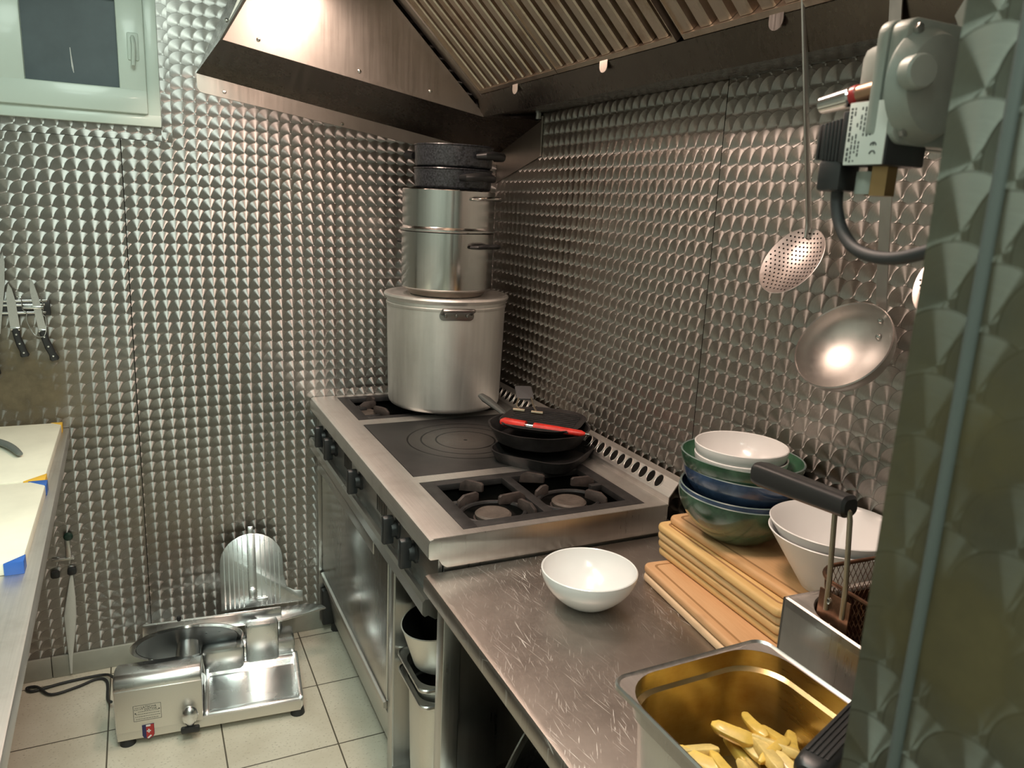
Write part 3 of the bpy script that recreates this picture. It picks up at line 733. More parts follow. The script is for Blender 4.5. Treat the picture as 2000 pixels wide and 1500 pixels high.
lathe(bm, [(0.2015, 0.357), (0.2065, 0.362), (0.2085, 0.368), (0.2055, 0.374), (0.199, 0.376), (0.186, 0.372), (0.172, 0.369), (0.12, 0.3735), (0, 0.3735), (0, 0.3705), (0.17, 0.3665), (0.186, 0.368), (0.2, 0.366)], 72, Mp, closed=False)
lid = obj('pot_lid', bm, M['alu']); recentre(lid, (CP[0], CP[1], 1.2885)); tag(lid, 'round aluminium pot lid lying between the stockpot and the shiny pot', 'lid')
# shiny pot and the steamer insert above it
c2 = (-0.283, -0.262); z2 = 1.2935
bigdisc = bm_new()
lathe(bigdisc, [(0, 0), (0.118, 0), (0.132, 0.016), (0.138, 0.018), (0.138, 0.020), (0.118, 0.006), (0, 0.006)], 64, Matrix.Translation((c2[0], c2[1], z2)))
dish = obj('shallow_dish', bigdisc, steel('dish_steel', (0.5, 0.45, 0.4), 0.4, (40, 40, 40))); recentre(dish, (c2[0], c2[1], z2)); tag(dish, 'shallow brownish metal dish showing under the shiny steel pot', 'dish')
zp = z2 + 0.0205
def side_handle(parent, ang, r, z, c, mat, w=0.11, out=0.036, th=0.010, name='handle', sx=1.0, sy=1.0):
    A = Matrix.Translation((c[0], c[1], z)) @ rot_z(ang) @ Matrix.Translation((r, 0, 0))
    bm = bm_new()
    tube(bm, [(-0.002, -w / 2, 0), (out * 0.7, -w * 0.46, 0.002), (out, -w * 0.25, 0.004), (out, w * 0.25, 0.004), (out * 0.7, w * 0.46, 0.002), (-0.002, w / 2, 0)], [th * 0.8, th, th * 1.1, th * 1.1, th, th * 0.8], 12, M=A, smooth=0, sx=sx, sy=sy)
    return obj(name, bm, mat, parent)
hang = math.radians(-63)
mp_ = thing('cooking_pot', 'tall shiny stainless steel pot with black side handles standing on the stockpot lid', 'pot', (c2[0], c2[1], zp))
bm = bm_new(); lathe(bm, pot_profile(0.1480, 0.1500, 0.180, 0.002, fillet=0.006), 72, Matrix.Translation((c2[0], c2[1], zp))); obj('body', bm, M['steel_pol'], mp_)
side_handle(mp_, hang, 0.149, zp + 0.140, c2, M['black'], 0.10, 0.034, 0.010, sx=0.7, sy=1.2); side_handle(mp_, hang + PI, 0.149, zp + 0.140, c2, M['black'], 0.10, 0.034, 0.010, sx=0.7, sy=1.2)
zs = zp + 0.182
st = thing('steamer_insert', 'shiny steel steamer pot with bright metal handles, second from the top of the stack', 'pot', (c2[0], c2[1], zs))
bm = bm_new(); Ms = Matrix.Translation((c2[0], c2[1], zs))
lathe(bm, [(0, 0.004), (0.140, 0.004), (0.150, 0.006), (0.1535, 0.001), (0.1555, 0.003), (0.1555, 0.008), (0.1515, 0.011), (0.1480, 0.016), (0.1490, 0.128), (0.1475, 0.130), (0.145, 0.128), (0.144, 0.012), (0, 0.012)], 72, Ms); obj('body', bm, M['steel_pol'], st)
side_handle(st, hang, 0.148, zs + 0.104, c2, M['steel_pol'], 0.10, 0.040, 0.008, sx=0.7, sy=1.1); side_handle(st, hang + PI, 0.148, zs + 0.104, c2, M['steel_pol'], 0.10, 0.040, 0.008, sx=0.7, sy=1.1)
zt = zs + 0.1312; c3 = (-0.272, -0.268)
for k, (lab, hh) in enumerate((('black speckled pot with black handles, lower of the two on the shiny steamer', 0.066), ('black speckled pot with black handles, topmost of the stack under the hood', 0.070))):
    t = thing('enamel_pot', lab, 'pot', (c3[0], c3[1], zt), 0, 'black speckled pots on the stack')
    bm = bm_new(); lathe(bm, pot_profile(0.122 + 0.001 * k, 0.125, hh - 0.004, 0.002, fillet=0.01), 64, Matrix.Translation((c3[0], c3[1], zt)))
    lathe(bm, [(0.125, hh - 0.007), (0.1275, hh - 0.004), (0.1260, hh - 0.001), (0.123, hh - 0.002)], 64, Matrix.Translation((c3[0], c3[1], zt))); obj('body', bm, M['enamel'], t)
    side_handle(t, hang + 0.14 - 0.40 * (1 - k), 0.124, zt + 0.035, c3, M['black'], 0.10, 0.04, 0.012); side_handle(t, hang + 0.14 + PI - 0.40 * (1 - k), 0.124, zt + 0.035, c3, M['black'], 0.10, 0.04, 0.012)
    zt += hh + 0.001

# ------------------------------------------------------------------ pans beside the hotplate
def pan_loops(w, h, r, z0, depth, flare, t=0.005):
    o0 = rrect(w - flare * 2, h - flare * 2, max(0.01, r - flare), 8); o1 = rrect(w, h, r, 8); i1 = rrect(w - 2 * t, h - 2 * t, r - t, 8); i0 = rrect(w - flare * 2 - 2 * t, h - flare * 2 - 2 * t, max(0.006, r - flare - t), 8)
    return [at_z(o0, z0), at_z(o1, z0 + depth), at_z(i1, z0 + depth), at_z(i0, z0 + t)]
gp = thing('griddle_pan', 'low square black cast iron pan at the bottom of the pan pile', 'pan', (-0.205, -0.853, 0.9008), math.radians(-142))
bm = bm_new(); loft(bm, pan_loops(0.255, 0.255, 0.07, 0, 0.034, 0.018)); obj('body', bm, M['iron'], gp, local=True)
bm = bm_new(); tube(bm, [(-0.118, 0.0, 0.024), (-0.135, 0.0, 0.026), (-0.146, 0.0, 0.026)], [0.012, 0.014, 0.010], 10, sy=0.6); obj('handle', bm, M['iron'], gp, local=True)
dp = thing('deep_frying_pan', 'deep black pan with a long handle on top of the square pan', 'pan', (-0.196, -0.806, 0.937), 0)
bm = bm_new()
oc = lambda r, z, n=10: [(r * math.cos(2 * PI * (i + 0.5) / n), r * math.sin(2 * PI * (i + 0.5) / n), z) for i in range(n)]
def soft(r, z, n=10, m=60, k=0.35):
    out = []
    for i in range(m):
        a = 2 * PI * i / m; rr = r * (1 - k * 0.06 * (1 - abs(math.cos(n * a / 2)))); out.append((rr * math.cos(a), rr * math.sin(a), z))
    return out
loft(bm, [soft(0.108, 0.0), soft(0.122, 0.006), soft(0.143, 0.044), soft(0.147, 0.049), soft(0.141, 0.049), soft(0.117, 0.010), soft(0.104, 0.006)]); obj('body', bm, M['iron'], dp, local=True)
bm = bm_new()
h0 = Vector((-0.238, -0.685, 0.978)) - Vector((-0.196, -0.806, 0.937)); h1 = Vector((-0.256, -0.524, 1.006)) - Vector((-0.196, -0.806, 0.937))
tube(bm, [h0, h0.lerp(h1, 0.25) + Vector((0, 0, 0.002)), h0.lerp(h1, 0.8), h1], [0.008, 0.010, 0.014, 0.010], 12, sx=0.7, sy=1.15); obj('handle', bm, plain('grey_handle_iron', (0.11, 0.115, 0.11), 0.45, 0.4), dp, local=True)
fg = thing('folding_grill_pan', 'flat black grill pan with a folded wire handle lying on the deep pan', 'pan', (-0.178, -0.795, 0.9875), math.radians(-42))
bm = bm_new(); loft(bm, [at_z(rrect(0.21, 0.225, 0.08, 10), 0), at_z(rrect(0.235, 0.25, 0.092, 10), 0.011), at_z(rrect(0.229, 0.244, 0.09, 10), 0.012), at_z(rrect(0.206, 0.221, 0.077, 10), 0.006)])
for k in range(-5, 6): box(bm, (-0.095, k * 0.019 - 0.003, 0.005), (0.095, k * 0.019 + 0.003, 0.009), 0.001)
obj('body', bm, M['iron'], fg, local=True)
bm = bm_new(); MF = WM(fg).inverted()
for p in (((-0.199, -0.688, 0.998), (-0.198, -0.66, 1.004), (-0.175, -0.625, 1.016)), ((-0.165, -0.732, 0.998), (-0.155, -0.69, 1.004), (-0.135, -0.63, 1.016))): tube(bm, [MF @ Vector(q) for q in p], 0.0028, 8, smooth=4)
for c in ((-0.205, -0.695), (-0.165, -0.735)): cyl(bm, MF @ Vector((c[0] - 0.015, c[1] + 0.012, 0.9995)), MF @ Vector((c[0] + 0.012, c[1] - 0.010, 0.9995)), 0.005, n=10)
obj('wire_arms', bm, M['wire'], fg, local=True)
bm = bm_new(); pa = MF @ Vector((-0.152, -0.625, 1.014)); pb = MF @ Vector((-0.132, -0.565, 1.034)); d = (pb - pa)
Mh = frame((pa + pb) / 2, Vector((0, 0, 1)) - d.normalized() * d.normalized().z, up=d); prism(bm, rrect(0.052, 0.076, 0.006, 4), -0.003, 0.003, M=Mh, bev=0.001); obj('folding_handle', bm, plain('grey_folding_grip', (0.12, 0.12, 0.125), 0.45, 0.3), fg, local=True)
bm = bm_new(); a = Vector((-0.304, -0.780, 0.996)); b = Vector((-0.132, -0.954, 0.995)); dd = (b - a).normalized()
tube(bm, [a, a.lerp(b, 0.04), a.lerp(b, 0.30)], [0.009, 0.015, 0.0135], 12, sx=0.85, sy=1.1); tube(bm, [a.lerp(b, 0.40), a.lerp(b, 0.7), a.lerp(b, 0.95), b], [0.0125, 0.0115, 0.0095, 0.004], 12, sx=0.85, sy=1.1)
tg = obj('kitchen_tongs', bm_new(), M['red']); bpy.data.objects.remove(tg)
tg = thing('kitchen_tongs', 'red-handled tongs lying along the near edge of the black grill pan', 'tongs', tuple((a + b) / 2))
obj('red_grip', bm, M['red'], tg)
bm = bm_new(); tube(bm, [a.lerp(b, 0.28), a.lerp(b, 0.42)], 0.0045, 10); tube(bm, [a.lerp(b, 0.28) + Vector((0.0, -0.006, -0.004)), a.lerp(b, 0.42) + Vector((0, -0.006, -0.004))], 0.003, 8); tube(bm, [b, b + dd * 0.012], 0.003, 8); obj('steel_arm', bm, M['steel_pol'], tg)

# ------------------------------------------------------------------ things kept in the open cupboard of the range
def lathe_thing(name, label, cat, prof, c, mat, group=None, n=64, M_=None):
    bm = bm_new(); lathe(bm, prof, n, M_); o = obj(name, bm, mat); o.location = c; return tag(o, label, cat, group)
sau = thing('saucepan', 'round metal saucepan with a black inside, on top in the range cupboard', 'saucepan', (-0.535, -0.992, 0.428))
bm = bm_new(); Msu = Matrix.Rotation(math.radians(-10), 4, 'Y'); lathe(bm, [(0, 0), (0.065, 0), (0.080, 0.015), (0.094, 0.120), (0.096, 0.124), (0.093, 0.125)], 56, Msu); obj('body', bm, M['alu_panel'], sau, local=True)
bm = bm_new(); lathe(bm, [(0.0935, 0.1235), (0.090, 0.116), (0.078, 0.018), (0, 0.006)], 56, Msu); obj('lining', bm, M['soot'], sau, local=True)
bm = bm_new(); tube(bm, [(-0.02, 0.092, 0.10), (-0.03, 0.125, 0.106), (-0.045, 0.128, 0.106), (-0.06, 0.088, 0.10)], 0.004, 8, smooth=3); obj('loop_handle', bm, M['steel_pol'], sau, local=True)
def gastro(name, label, w, l, depth, r, loc, rz, mat_out, mat_in, group=None, fl=0.014, lip=0.012):
    """local: x width w, y length l, rim at z=depth"""
    t = thing(name, label, 'container', loc, rz, group)
    bm = bm_new(); wi, li = w - 2 * lip, l - 2 * lip
    # outer skin under the rim
    loft(bm, [at_z(rrect(wi - 0.034, li - 0.034, r * 0.8, 8), 0.0), at_z(rrect(wi - 0.022, li - 0.022, r, 8), 0.012), at_z(rrect(wi - 0.010, li - 0.010, r, 8), depth - 0.032), at_z(rrect(wi, li, r, 8), depth - 0.026), at_z(rrect(wi, li, r, 8), depth - 0.004)], cap1=False)
    obj('outer_wall', bm, mat_out, t, local=True)
    bm = bm_new()
    loft(bm, [at_z(rrect(wi - 0.002, li - 0.002, r, 8), depth - 0.001), at_z(rrect(wi - 0.003, li - 0.003, r, 8), depth - 0.026), at_z(rrect(wi - 0.014, li - 0.014, r, 8), depth - 0.030), at_z(rrect(wi - 0.026, li - 0.026, r, 8), 0.014), at_z(rrect(wi - 0.040, li - 0.040, r * 0.8, 8), 0.003)], cap0=False)
    obj('inner_wall', bm, mat_in, t, local=True)
    bm = bm_new()                                     # flat rim with a rolled edge
    R = rrect(w, l, 0.022, 8)
    loft(bm, [at_z(rrect(wi - 0.002, li - 0.002, r, 8), depth - 0.0008), at_z(rrect(w - 0.010, l - 0.010, 0.02, 8), depth), at_z(rrect(w - 0.004, l - 0.004, 0.022, 8), depth + 0.0035), at_z(R, depth + 0.001), at_z(R, depth - 0.005), at_z(rrect(w - 0.004, l - 0.004, 0.022, 8), depth - 0.006), at_z(rrect(wi, li, r, 8), depth - 0.003)], cap0=False, cap1=False)
    obj('rim', bm, M['steel'], t, local=True)
    return t
gastro('gastronorm_pan', 'lower of the two nested steel pans in the range cupboard', 0.325, 0.205, 0.320, 0.05, (-0.475, -1.005, 0.0605), 0.0, M['alu_panel'], M['steel_v'], 'steel pans in the range cupboard')
g2 = gastro('gastronorm_pan', 'upper nested steel pan under the saucepan in the range cupboard', 0.325, 0.205, 0.310, 0.05, (-0.475, -0.998, 0.112), 0.0, M['alu_panel'], M['steel_v'], 'steel pans in the range cupboard')
tr = thing('baking_tray', 'pale metal tray standing on edge at the post side of the range cupboard', 'tray', (-0.40, -1.205, 0.061))
bm = bm_new(); prism(bm, rrect(0.40, 0.36, 0.03, 6, 0, 0.18), -0.005, 0.005, M=Matrix(((1, 0, 0, 0), (0, 0, -1, 0), (0, 1, 0, 0), (0, 0, 0, 1))), bev=0.003); obj('sheet', bm, M['alu_panel'], tr, local=True)
bm = bm_new()
for z in (0.10, 0.125): tube(bm, [(-0.205, 0.012, z), (-0.235, 0.02, z - 0.006), (-0.235, 0.034, z - 0.006)], 0.007, 10)
obj('clip_handle', bm, M['steel_v'], tr, local=True)

# ------------------------------------------------------------------ worktop with legs
wt = thing('worktop_table', 'scratched stainless steel worktop table beside the range', 'table', (-0.35, -2.2, 0))
ZW = 0.823
bm = bm_new()
xz_prism(bm, [(-0.683, ZW - 0.042), (-0.690, ZW - 0.042), (-0.694, ZW - 0.036), (-0.694, ZW - 0.009), (-0.690, ZW - 0.002), (-0.682, ZW), (-0.004, ZW), (-0.004, ZW - 0.003), (-0.683, ZW - 0.003)], -1.262, -3.4)
obj('tabletop', bm, M['worktop'], wt)
bm = bm_new(); box(bm, (-0.68, -1.30, ZW - 0.05), (-0.03, -1.28, ZW - 0.0035)); box(bm, (-0.68, -3.38, ZW - 0.05), (-0.03, -3.36, ZW - 0.0035)); obj('under_frame', bm, M['steel_v'], wt)
for (x, y) in ((-0.655, -1.318), (-0.045, -1.318), (-0.655, -3.36), (-0.045, -3.36)):
    bm = bm_new(); box(bm, (x - 0.02, y - 0.02, 0.0), (x + 0.02, y + 0.02, ZW - 0.0035), 0.002); obj('leg', bm, M['steel_v'], wt)
bm = bm_new(); box(bm, (-0.66, -3.36, 0.20), (-0.03, -1.30, 0.215), 0.002); obj('shelf', bm, M['steel'], wt)
# pans on the shelf underneath
bmp = bm_new(); cW = Vector((-0.53, -1.49, 0.216))
pl = thing('pan_lid', 'dark steel pan lid with a bright rim standing on edge under the worktop', 'lid', tuple(cW))
Mr = Matrix.Translation((0, 0, 0.223)) @ frame((0, 0, 0), (-0.55, 0.78, 0.14))
lathe(bmp, [(0, 0.028), (0.06, 0.024), (0.16, 0.010), (0.205, 0.002), (0.205, -0.001), (0.16, 0.006), (0, 0.022)], 64, Mr); obj('cover', bmp, steel('dark_lid_steel', (0.12, 0.11, 0.10), 0.3, (40, 40, 40)), pl, local=True)
bmp = bm_new(); lathe(bmp, [(0.203, -0.004), (0.217, -0.003), (0.221, 0.001), (0.217, 0.005), (0.203, 0.005)], 72, Mr, closed=True); obj('bright_rim', bmp, M['steel_pol'], pl, local=True)
pt = thing('braising_pot', 'brown-black pot with bright handle ends on the shelf under the worktop', 'pot', (-0.50, -1.40, 0.216))
bm = bm_new(); lathe(bm, [(0, 0), (0.075, 0), (0.088, 0.01), (0.090, 0.13), (0.086, 0.135), (0.083, 0.012), (0, 0.008)], 48); obj('body', bm, plain('dark_brown_enamel', (0.06, 0.04, 0.03), 0.25, 0.3, coat=0.3), pt, local=True)
bm = bm_new(); tube(bm, [(-0.090, -0.03, 0.10), (-0.115, -0.028, 0.112), (-0.118, 0.02, 0.118), (-0.090, 0.03, 0.11)], 0.0055, 10, smooth=4); lathe(bm, [(0.008, 0), (0.007, 0.006), (0, 0.008)], 12, frame((-0.10, -0.03, 0.105), (-1, -0.5, 0.3))); obj('handle', bm, M['steel_pol'], pt, local=True)

# ------------------------------------------------------------------ bowls
def bowl_profile(r, h, rb, t=0.0035, belly=0.55):
    out = [(0, 0.004), (rb * 0.8, 0.004), (rb * 0.86, 0.0), (rb, 0.0)]; n = 12
    for k in range(1, n + 1):
        u = k / n; out.append((rb + (r - rb) * (math.sin(u * PI / 2) ** belly if belly != 1 else u), h * u))
    rr = [(r - t * 0.5, h + t * 0.4), (r - t, h)]
    for k in range(n - 1, 0, -1):
        u = k / n; rr.append((rb + (r - rb) * (math.sin(u * PI / 2) ** belly if belly != 1 else u) - t, h * u + t * 0.6))
    return out + rr + [(rb * 0.8, 0.0085), (0, 0.008)]
lathe_thing('serving_bowl', 'single white bowl standing on the bare worktop in front of the range', 'bowl', bowl_profile(0.0955, 0.075, 0.036, belly=0.8), (-0.428, -1.485, ZW), M['white_cer'])
# chopping board stack
bx = 0.0; TH = 0.0182
boards = [(-0.2635, -1.432, 0.40, 0.245, 6.6), (-0.262, -1.430, 0.40, 0.245, 6.4), (-0.205, -1.400, 0.40, 0.200, 3.0), (-0.207, -1.398, 0.40, 0.200, 3.4), (-0.209, -1.397, 0.40, 0.200, 3.2), (-0.211, -1.398, 0.40, 0.200, 3.8), (-0.190, -1.410, 0.40, 0.184, 2.2)]
blab = ['lowest wooden board of the stack, pale edge resting on the steel worktop', 'second wooden board from the bottom, reddish, sticking out under the yellow boards', 'third wooden board from the bottom of the stack, plain yellow edge', 'fourth wooden board, the middle one of the stack of seven', 'fifth wooden board from the bottom, third from the top of the stack', 'yellow wooden board second from the top of the stack', 'topmost wooden board of the stack, with the bowls standing on it']
for i, (x, y, ln, w, a) in enumerate(boards):
    z = ZW + TH * i + 0.0002
    t = thing('wooden_board', blab[i], 'board', (x, y, z), math.radians(-90 - a), 'wooden boards stacked on the worktop')
    bm = bm_new(); prism(bm, rrect(ln, w, 0.018, 5, ln / 2, w / 2), 0, TH - 0.0006, bev=0.0062, seg=3)
    obj('board', bm, M['woods'][i], t, local=True)
    bm = bm_new()
    o1 = rrect(ln - 0.034, w - 0.034, 0.012, 5, ln / 2, w / 2); o2 = rrect(ln - 0.044, w - 0.044, 0.009, 5, ln / 2, w / 2)
    loft(bm, [at_z(o1, TH - 0.00055), at_z(o2, TH - 0.00055)], cap0=False, cap1=False); obj('juice_groove', bm, plain('groove_shade_%d' % i, (0.36, 0.19, 0.08), 0.6), t, local=True)
ZB = ZW + TH * 7 + 0.0003
def two_tone(name, label, r, h, rb, c, outer, inner, group, tilt=(0, 0), belly=0.75):
    t = thing(name, label, 'bowl', c, 0, group); t.rotation_euler = (tilt[0], tilt[1], 0)
    p = bowl_profile(r, h, rb, 0.004, belly); k = 4 + 12
    bm = bm_new(); lathe(bm, p[:k], 64); obj('outside', bm, outer, t, local=True)
    bm = bm_new(); lathe(bm, p[k - 1:k + 2], 64); obj('rim', bm, M['rim_gl'] if outer is not M['white_cer'] else outer, t, local=True)
    bm = bm_new(); lathe(bm, p[k + 1:], 64); obj('inside', bm, inner, t, local=True)
    return t
cb = (-0.128, -1.548)
two_tone('serving_bowl', 'large green glazed bowl at the bottom of the bowl stack, on the wooden board', 0.122, 0.096, 0.05, (cb[0], cb[1], ZB), M['green_gl'], M['green_in'], 'bowls stacked on the boards', (0.02, 0.03))
two_tone('serving_bowl', 'large blue glazed bowl nested in the bottom green bowl, lower of the two blue ones', 0.118, 0.086, 0.05, (cb[0] - 0.001, cb[1], ZB + 0.020), M['blue_gl'], M['blue_gl'], 'bowls stacked on the boards', (0.02, 0.02))
two_tone('serving_bowl', 'large blue glazed bowl under the upper green bowl, higher of the two blue ones', 0.119, 0.082, 0.05, (cb[0] + 0.002, cb[1] - 0.002, ZB + 0.062), M['blue_gl'], M['blue_gl'], 'bowls stacked on the boards', (0.0, 0.05))
two_tone('serving_bowl', 'large green glazed bowl holding the two small white bowls', 0.122, 0.080, 0.05, (cb[0] + 0.0, cb[1] + 0.003, ZB + 0.092), M['green_gl'], M['green_in'], 'bowls stacked on the boards', (0.0, 0.04))
for k, (lab, dz) in enumerate((('small white bowl, lower of the two sitting in the green bowl', 0.103), ('small white bowl on top of the whole bowl stack', 0.125))):
    lathe_thing('serving_bowl', lab, 'bowl', bowl_profile(0.092, 0.068, 0.034, belly=0.62), (cb[0] + 0.004 - 0.002 * k, cb[1] + 0.008, ZB + dz), M['white_cer'], 'small white bowls on the bowl stack')
for k, (lab, dz) in enumerate((('large white conical bowl beside the fryer, outer one of the nested pair', 0.0), ('large white conical bowl nested inside the other, behind the basket handle', 0.017))):
    lathe_thing('mixing_bowl', lab, 'bowl', bowl_profile(0.112, 0.104, 0.045, belly=1), (-0.118, -1.785, ZB + dz), M['white_pl'], 'nested large white bowls')

# ------------------------------------------------------------------ fryer and baskets
fr = thing('deep_fryer', 'stainless steel countertop fryer with brown oily well behind the potato pan', 'fryer', (-0.20, -2.15, ZW), math.radians(-3.2))
FT = 0.222; A3 = rot_z(math.radians(-3.2))
bm = bm_new()
box(bm, (-0.178, -0.215, 0.005), (0.16, -0.205, FT)); box(bm, (-0.178, -0.21, 0.0), (-0.174, 0.222, FT)); box(bm, (-0.178, 0.218, 0.0), (0.16, 0.222, FT)); box(bm, (0.156, -0.21, 0.0), (0.16, 0.222, FT)); box(bm, (-0.176, -0.21, 0.0), (0.158, 0.22, 0.01))
obj('casing', bm, M['steel_v'], fr, local=True)
# deck with a rounded opening
t = bmesh.new(); O = rrect(0.338, 0.437, 0.006, 8, -0.009, 0.0035); I = rrect(0.298, 0.416, 0.075, 8, -0.022, 0.006)
loops = [at_z(O, FT - 0.012), at_z(O, FT), at_z(rrect(0.332, 0.431, 0.005, 8, -0.009, 0.0035), FT + 0.0025), at_z(rrect(0.324, 0.423, 0.005, 8, -0.009, 0.0035), FT), at_z(I, FT - 0.001), at_z(rrect(0.294, 0.412, 0.073, 8, -0.022, 0.006), FT - 0.006)]
bm = bm_new(); loft(bm, loops, cap0=False, cap1=False); obj('deck', bm, M['steel_top'], fr, local=True); t.free()
bm = bm_new(); loft(bm, [at_z(rrect(0.295, 0.413, 0.074, 8, -0.022, 0.006), FT - 0.004), at_z(rrect(0.286, 0.404, 0.07, 8, -0.022, 0.006), 0.03)], cap0=False); obj('well', bm, M['well'], fr, local=True)
bm = bm_new(); prism(bm, rrect(0.288, 0.406, 0.07, 8, -0.022, 0.006), 0.100, 0.1005); obj('frying_oil', bm, M['oil'], fr, local=True)
def mesh_basket(label, cx, cy, w, l, zt, zb, hand, plate_ang=None, grp='frying baskets'):
    t = thing('frying_basket', label, 'basket', (cx, cy, zb), math.radians(-3.2), grp)
    hgt = zt - zb
    # mesh walls as a lattice of wires
    rim = rrect(w, l, 0.05, 8); low = rrect(w - 0.03, l - 0.03, 0.045, 8)
    bm = bm_new(); Pn = []; 
    def along(loop, n):
        pts = [Vector((p[0], p[1], 0)) for p in loop]; pts.append(pts[0]); seg = [(pts[i + 1] - pts[i]).length for i in range(len(pts) - 1)]; tot = sum(seg); out = []
        for k in range(n):
            s = tot * k / n; i = 0
            while s > seg[i] and i < len(seg) - 1: s -= seg[i]; i += 1
            out.append(pts[i].lerp(pts[i + 1], s / seg[i] if seg[i] else 0))
        return out
    n = 88; top_ = along(rim, n); bot = along(low, n); rows = 8
    for sgn in (1, -1):
        for k in range(n):
            path = []
            for r_ in range(rows * 2 + 1):
                q = r_ / (rows * 2); j = (k + sgn * (0.5 * (1 - math.cos(PI * r_)) if True else 0))
                jj = int(round(k + (sgn if (r_ % 2) else 0))) % n
                pa_, pb_ = top_[k], bot[k]
                pc_, pd_ = top_[(k + sgn) % n], bot[(k + sgn) % n]
                v = pa_.lerp(pb_, q) if r_ % 2 == 0 else pa_.lerp(pb_, q).lerp(pc_.lerp(pd_, q), 0.5)
                path.append((v.x, v.y, hgt * (1 - q)))
            tube(bm, path, 0.0006, 4)
    for k in range(-8, 9): tube(bm, [(k * (w - 0.04) / 17, -(l - 0.03) / 2, 0.002), (k * (w - 0.04) / 17, (l - 0.03) / 2, 0.002)], 0.0009, 4)
    for k in range(-12, 13): tube(bm, [(-(w - 0.03) / 2, k * (l - 0.04) / 25, 0.003), ((w - 0.03) / 2, k * (l - 0.04) / 25, 0.003)], 0.0009, 4)
    obj('wire_mesh', bm, M['basket'], t, local=True)
    bm = bm_new(); tube(bm, at_z(rim, hgt), 0.0032, 8, closed=True); obj('rim_wire', bm, M['basket'], t, local=True)
    return t
B1 = mesh_basket('frying basket with an upright handle hanging in the fryer, nearest the white bowls', -0.247, -2.085, 0.185, 0.305, 1.088, 0.945, True)
# attachment plate, riser wires and grip of the first basket
bm = bm_new(); fx = -0.2745
box(bm, (-0.3495, -2.020, 1.012), (-0.3465, -1.966, 1.082), 0.001); pb_ = obj('attachment_plate', bm, M['basket'], B1)
for (y, z) in ((-1.985, 1.070), (-1.990, 1.032)):
    bm = bm_new(); lathe(bm, [(0.0055, 0), (0.0045, 0.003), (0, 0.004)], 12, frame((-0.3495, y, z), (-1, 0, 0))); obj('rivet', bm, M['steel_pol'], pb_)
bm = bm_new()
tube(bm, [(-0.3500, -1.982, 1.055), (-0.3505, -1.981, 1.10), (-0.350, -1.973, 1.200)], 0.0038, 10)
tube(bm, [(-0.3500, -2.010, 1.055), (-0.3505, -2.009, 1.10), (-0.350, -1.999, 1.196), (-0.350, -1.996, 1.207), (-0.349, -1.988, 1.211)], 0.0038, 10)
obj('riser_wires', bm, M['wire'], B1)
bm = bm_new(); g0 = Vector((-0.348, -1.996, 1.2135)); g1 = Vector((-0.348, -1.816, 1.203))
Mg = frame(g0, g1 - g0); Lg = (g1 - g0).length
loft(bm, [at_z(rrect(0.024, 0.022, 0.008, 4), 0.0), at_z(rrect(0.030, 0.031, 0.010, 4), 0.004), at_z(rrect(0.031, 0.034, 0.010, 4), Lg * 0.5), at_z(rrect(0.033, 0.037, 0.011, 4), Lg * 0.92), at_z(rrect(0.031, 0.034, 0.012, 4), Lg * 0.98), at_z(rrect(0.020, 0.022, 0.008, 4), Lg)], M=Mg)
obj('grip', bm, M['black'], B1)
# second basket further along, only its ridged grip reaches over the potato pan
B2 = thing('frying_basket', 'frying basket whose black ridged grip reaches over the corner of the potato pan', 'basket', (-0.25, -2.24, 0.96), 0, 'frying baskets')
bm = bm_new(); g0 = Vector((-0.622, -2.214, 1.047)); g1 = Vector((-0.475, -2.163, 1.051)); Mg = frame(g0, g1 - g0); Lg = (g1 - g0).length
loft(bm, [at_z(rrect(0.022, 0.018, 0.008, 4), 0.0), at_z(rrect(0.034, 0.026, 0.010, 4), 0.006), at_z(rrect(0.036, 0.028, 0.010, 4), 0.02), at_z(rrect(0.034, 0.026, 0.010, 4), Lg - 0.004), at_z(rrect(0.026, 0.02, 0.008, 4), Lg)], M=Mg)
for k in range(-2, 3): box(bm, (k * 0.0052 - 0.0014, 0.0125, 0.018), (k * 0.0052 + 0.0014, 0.0152, Lg - 0.01), 0.0006, M=Mg)
obj('ridged_grip', bm, M['black'], B2)
bm = bm_new(); tube(bm, [g1 - (g1 - g0) * 0.05, g1 + Vector((0.06, 0.0, 0.004)), Vector((-0.30, -2.19, 1.06)), Vector((-0.285, -2.195, 1.04))], 0.0035, 10, smooth=4); obj('handle_wire', bm, M['wire'], B2)

# ------------------------------------------------------------------ steel pan of potato wedges
GZ = ZW; GD = 0.162
gp_ = gastro('gastronorm_pan', 'stainless steel pan half full of potato wedges at the near end of the worktop', 0.268, 0.325, GD, 0.062, (-0.531, -2.084, GZ), math.radians(1.0), M['steel_v'], M['gn_in'], lip=0.0065)
random.seed(21)
def wedge_bm(ln, w, h, bend):
    bm = bm_new(); loops = []
    for i in range(9):
        u = i / 8; s = 1 - 0.62 * abs(2 * u - 1) ** 7
        x = (u - 0.5) * ln; yy = bend * (4 * u * (1 - u) - 0.5); r = rrect(w * max(s, .35) * (1.12 - 0.3 * u), h * max(s, .35), 0.0022 * max(s, .35), 2)
        loops.append([(x, yy + p[0], p[1] + 0.15 * bend * math.sin(u * 5)) for p in r])
    loft(bm, loops); return bm
spots = []
for layer in range(5):
    for j in range(18):
        x = -0.538 + random.uniform(-0.092, 0.092); y = -2.08 + random.uniform(-0.085, 0.085)
        hump = 0.012 * (1 - abs(x + 0.50) / 0.12)
        spots.append((x, y, GZ + 0.026 + layer * 0.0135 + hump + random.uniform(0, 0.004)))
lab_w = 'yellow potato wedge in the pile inside the near steel pan'
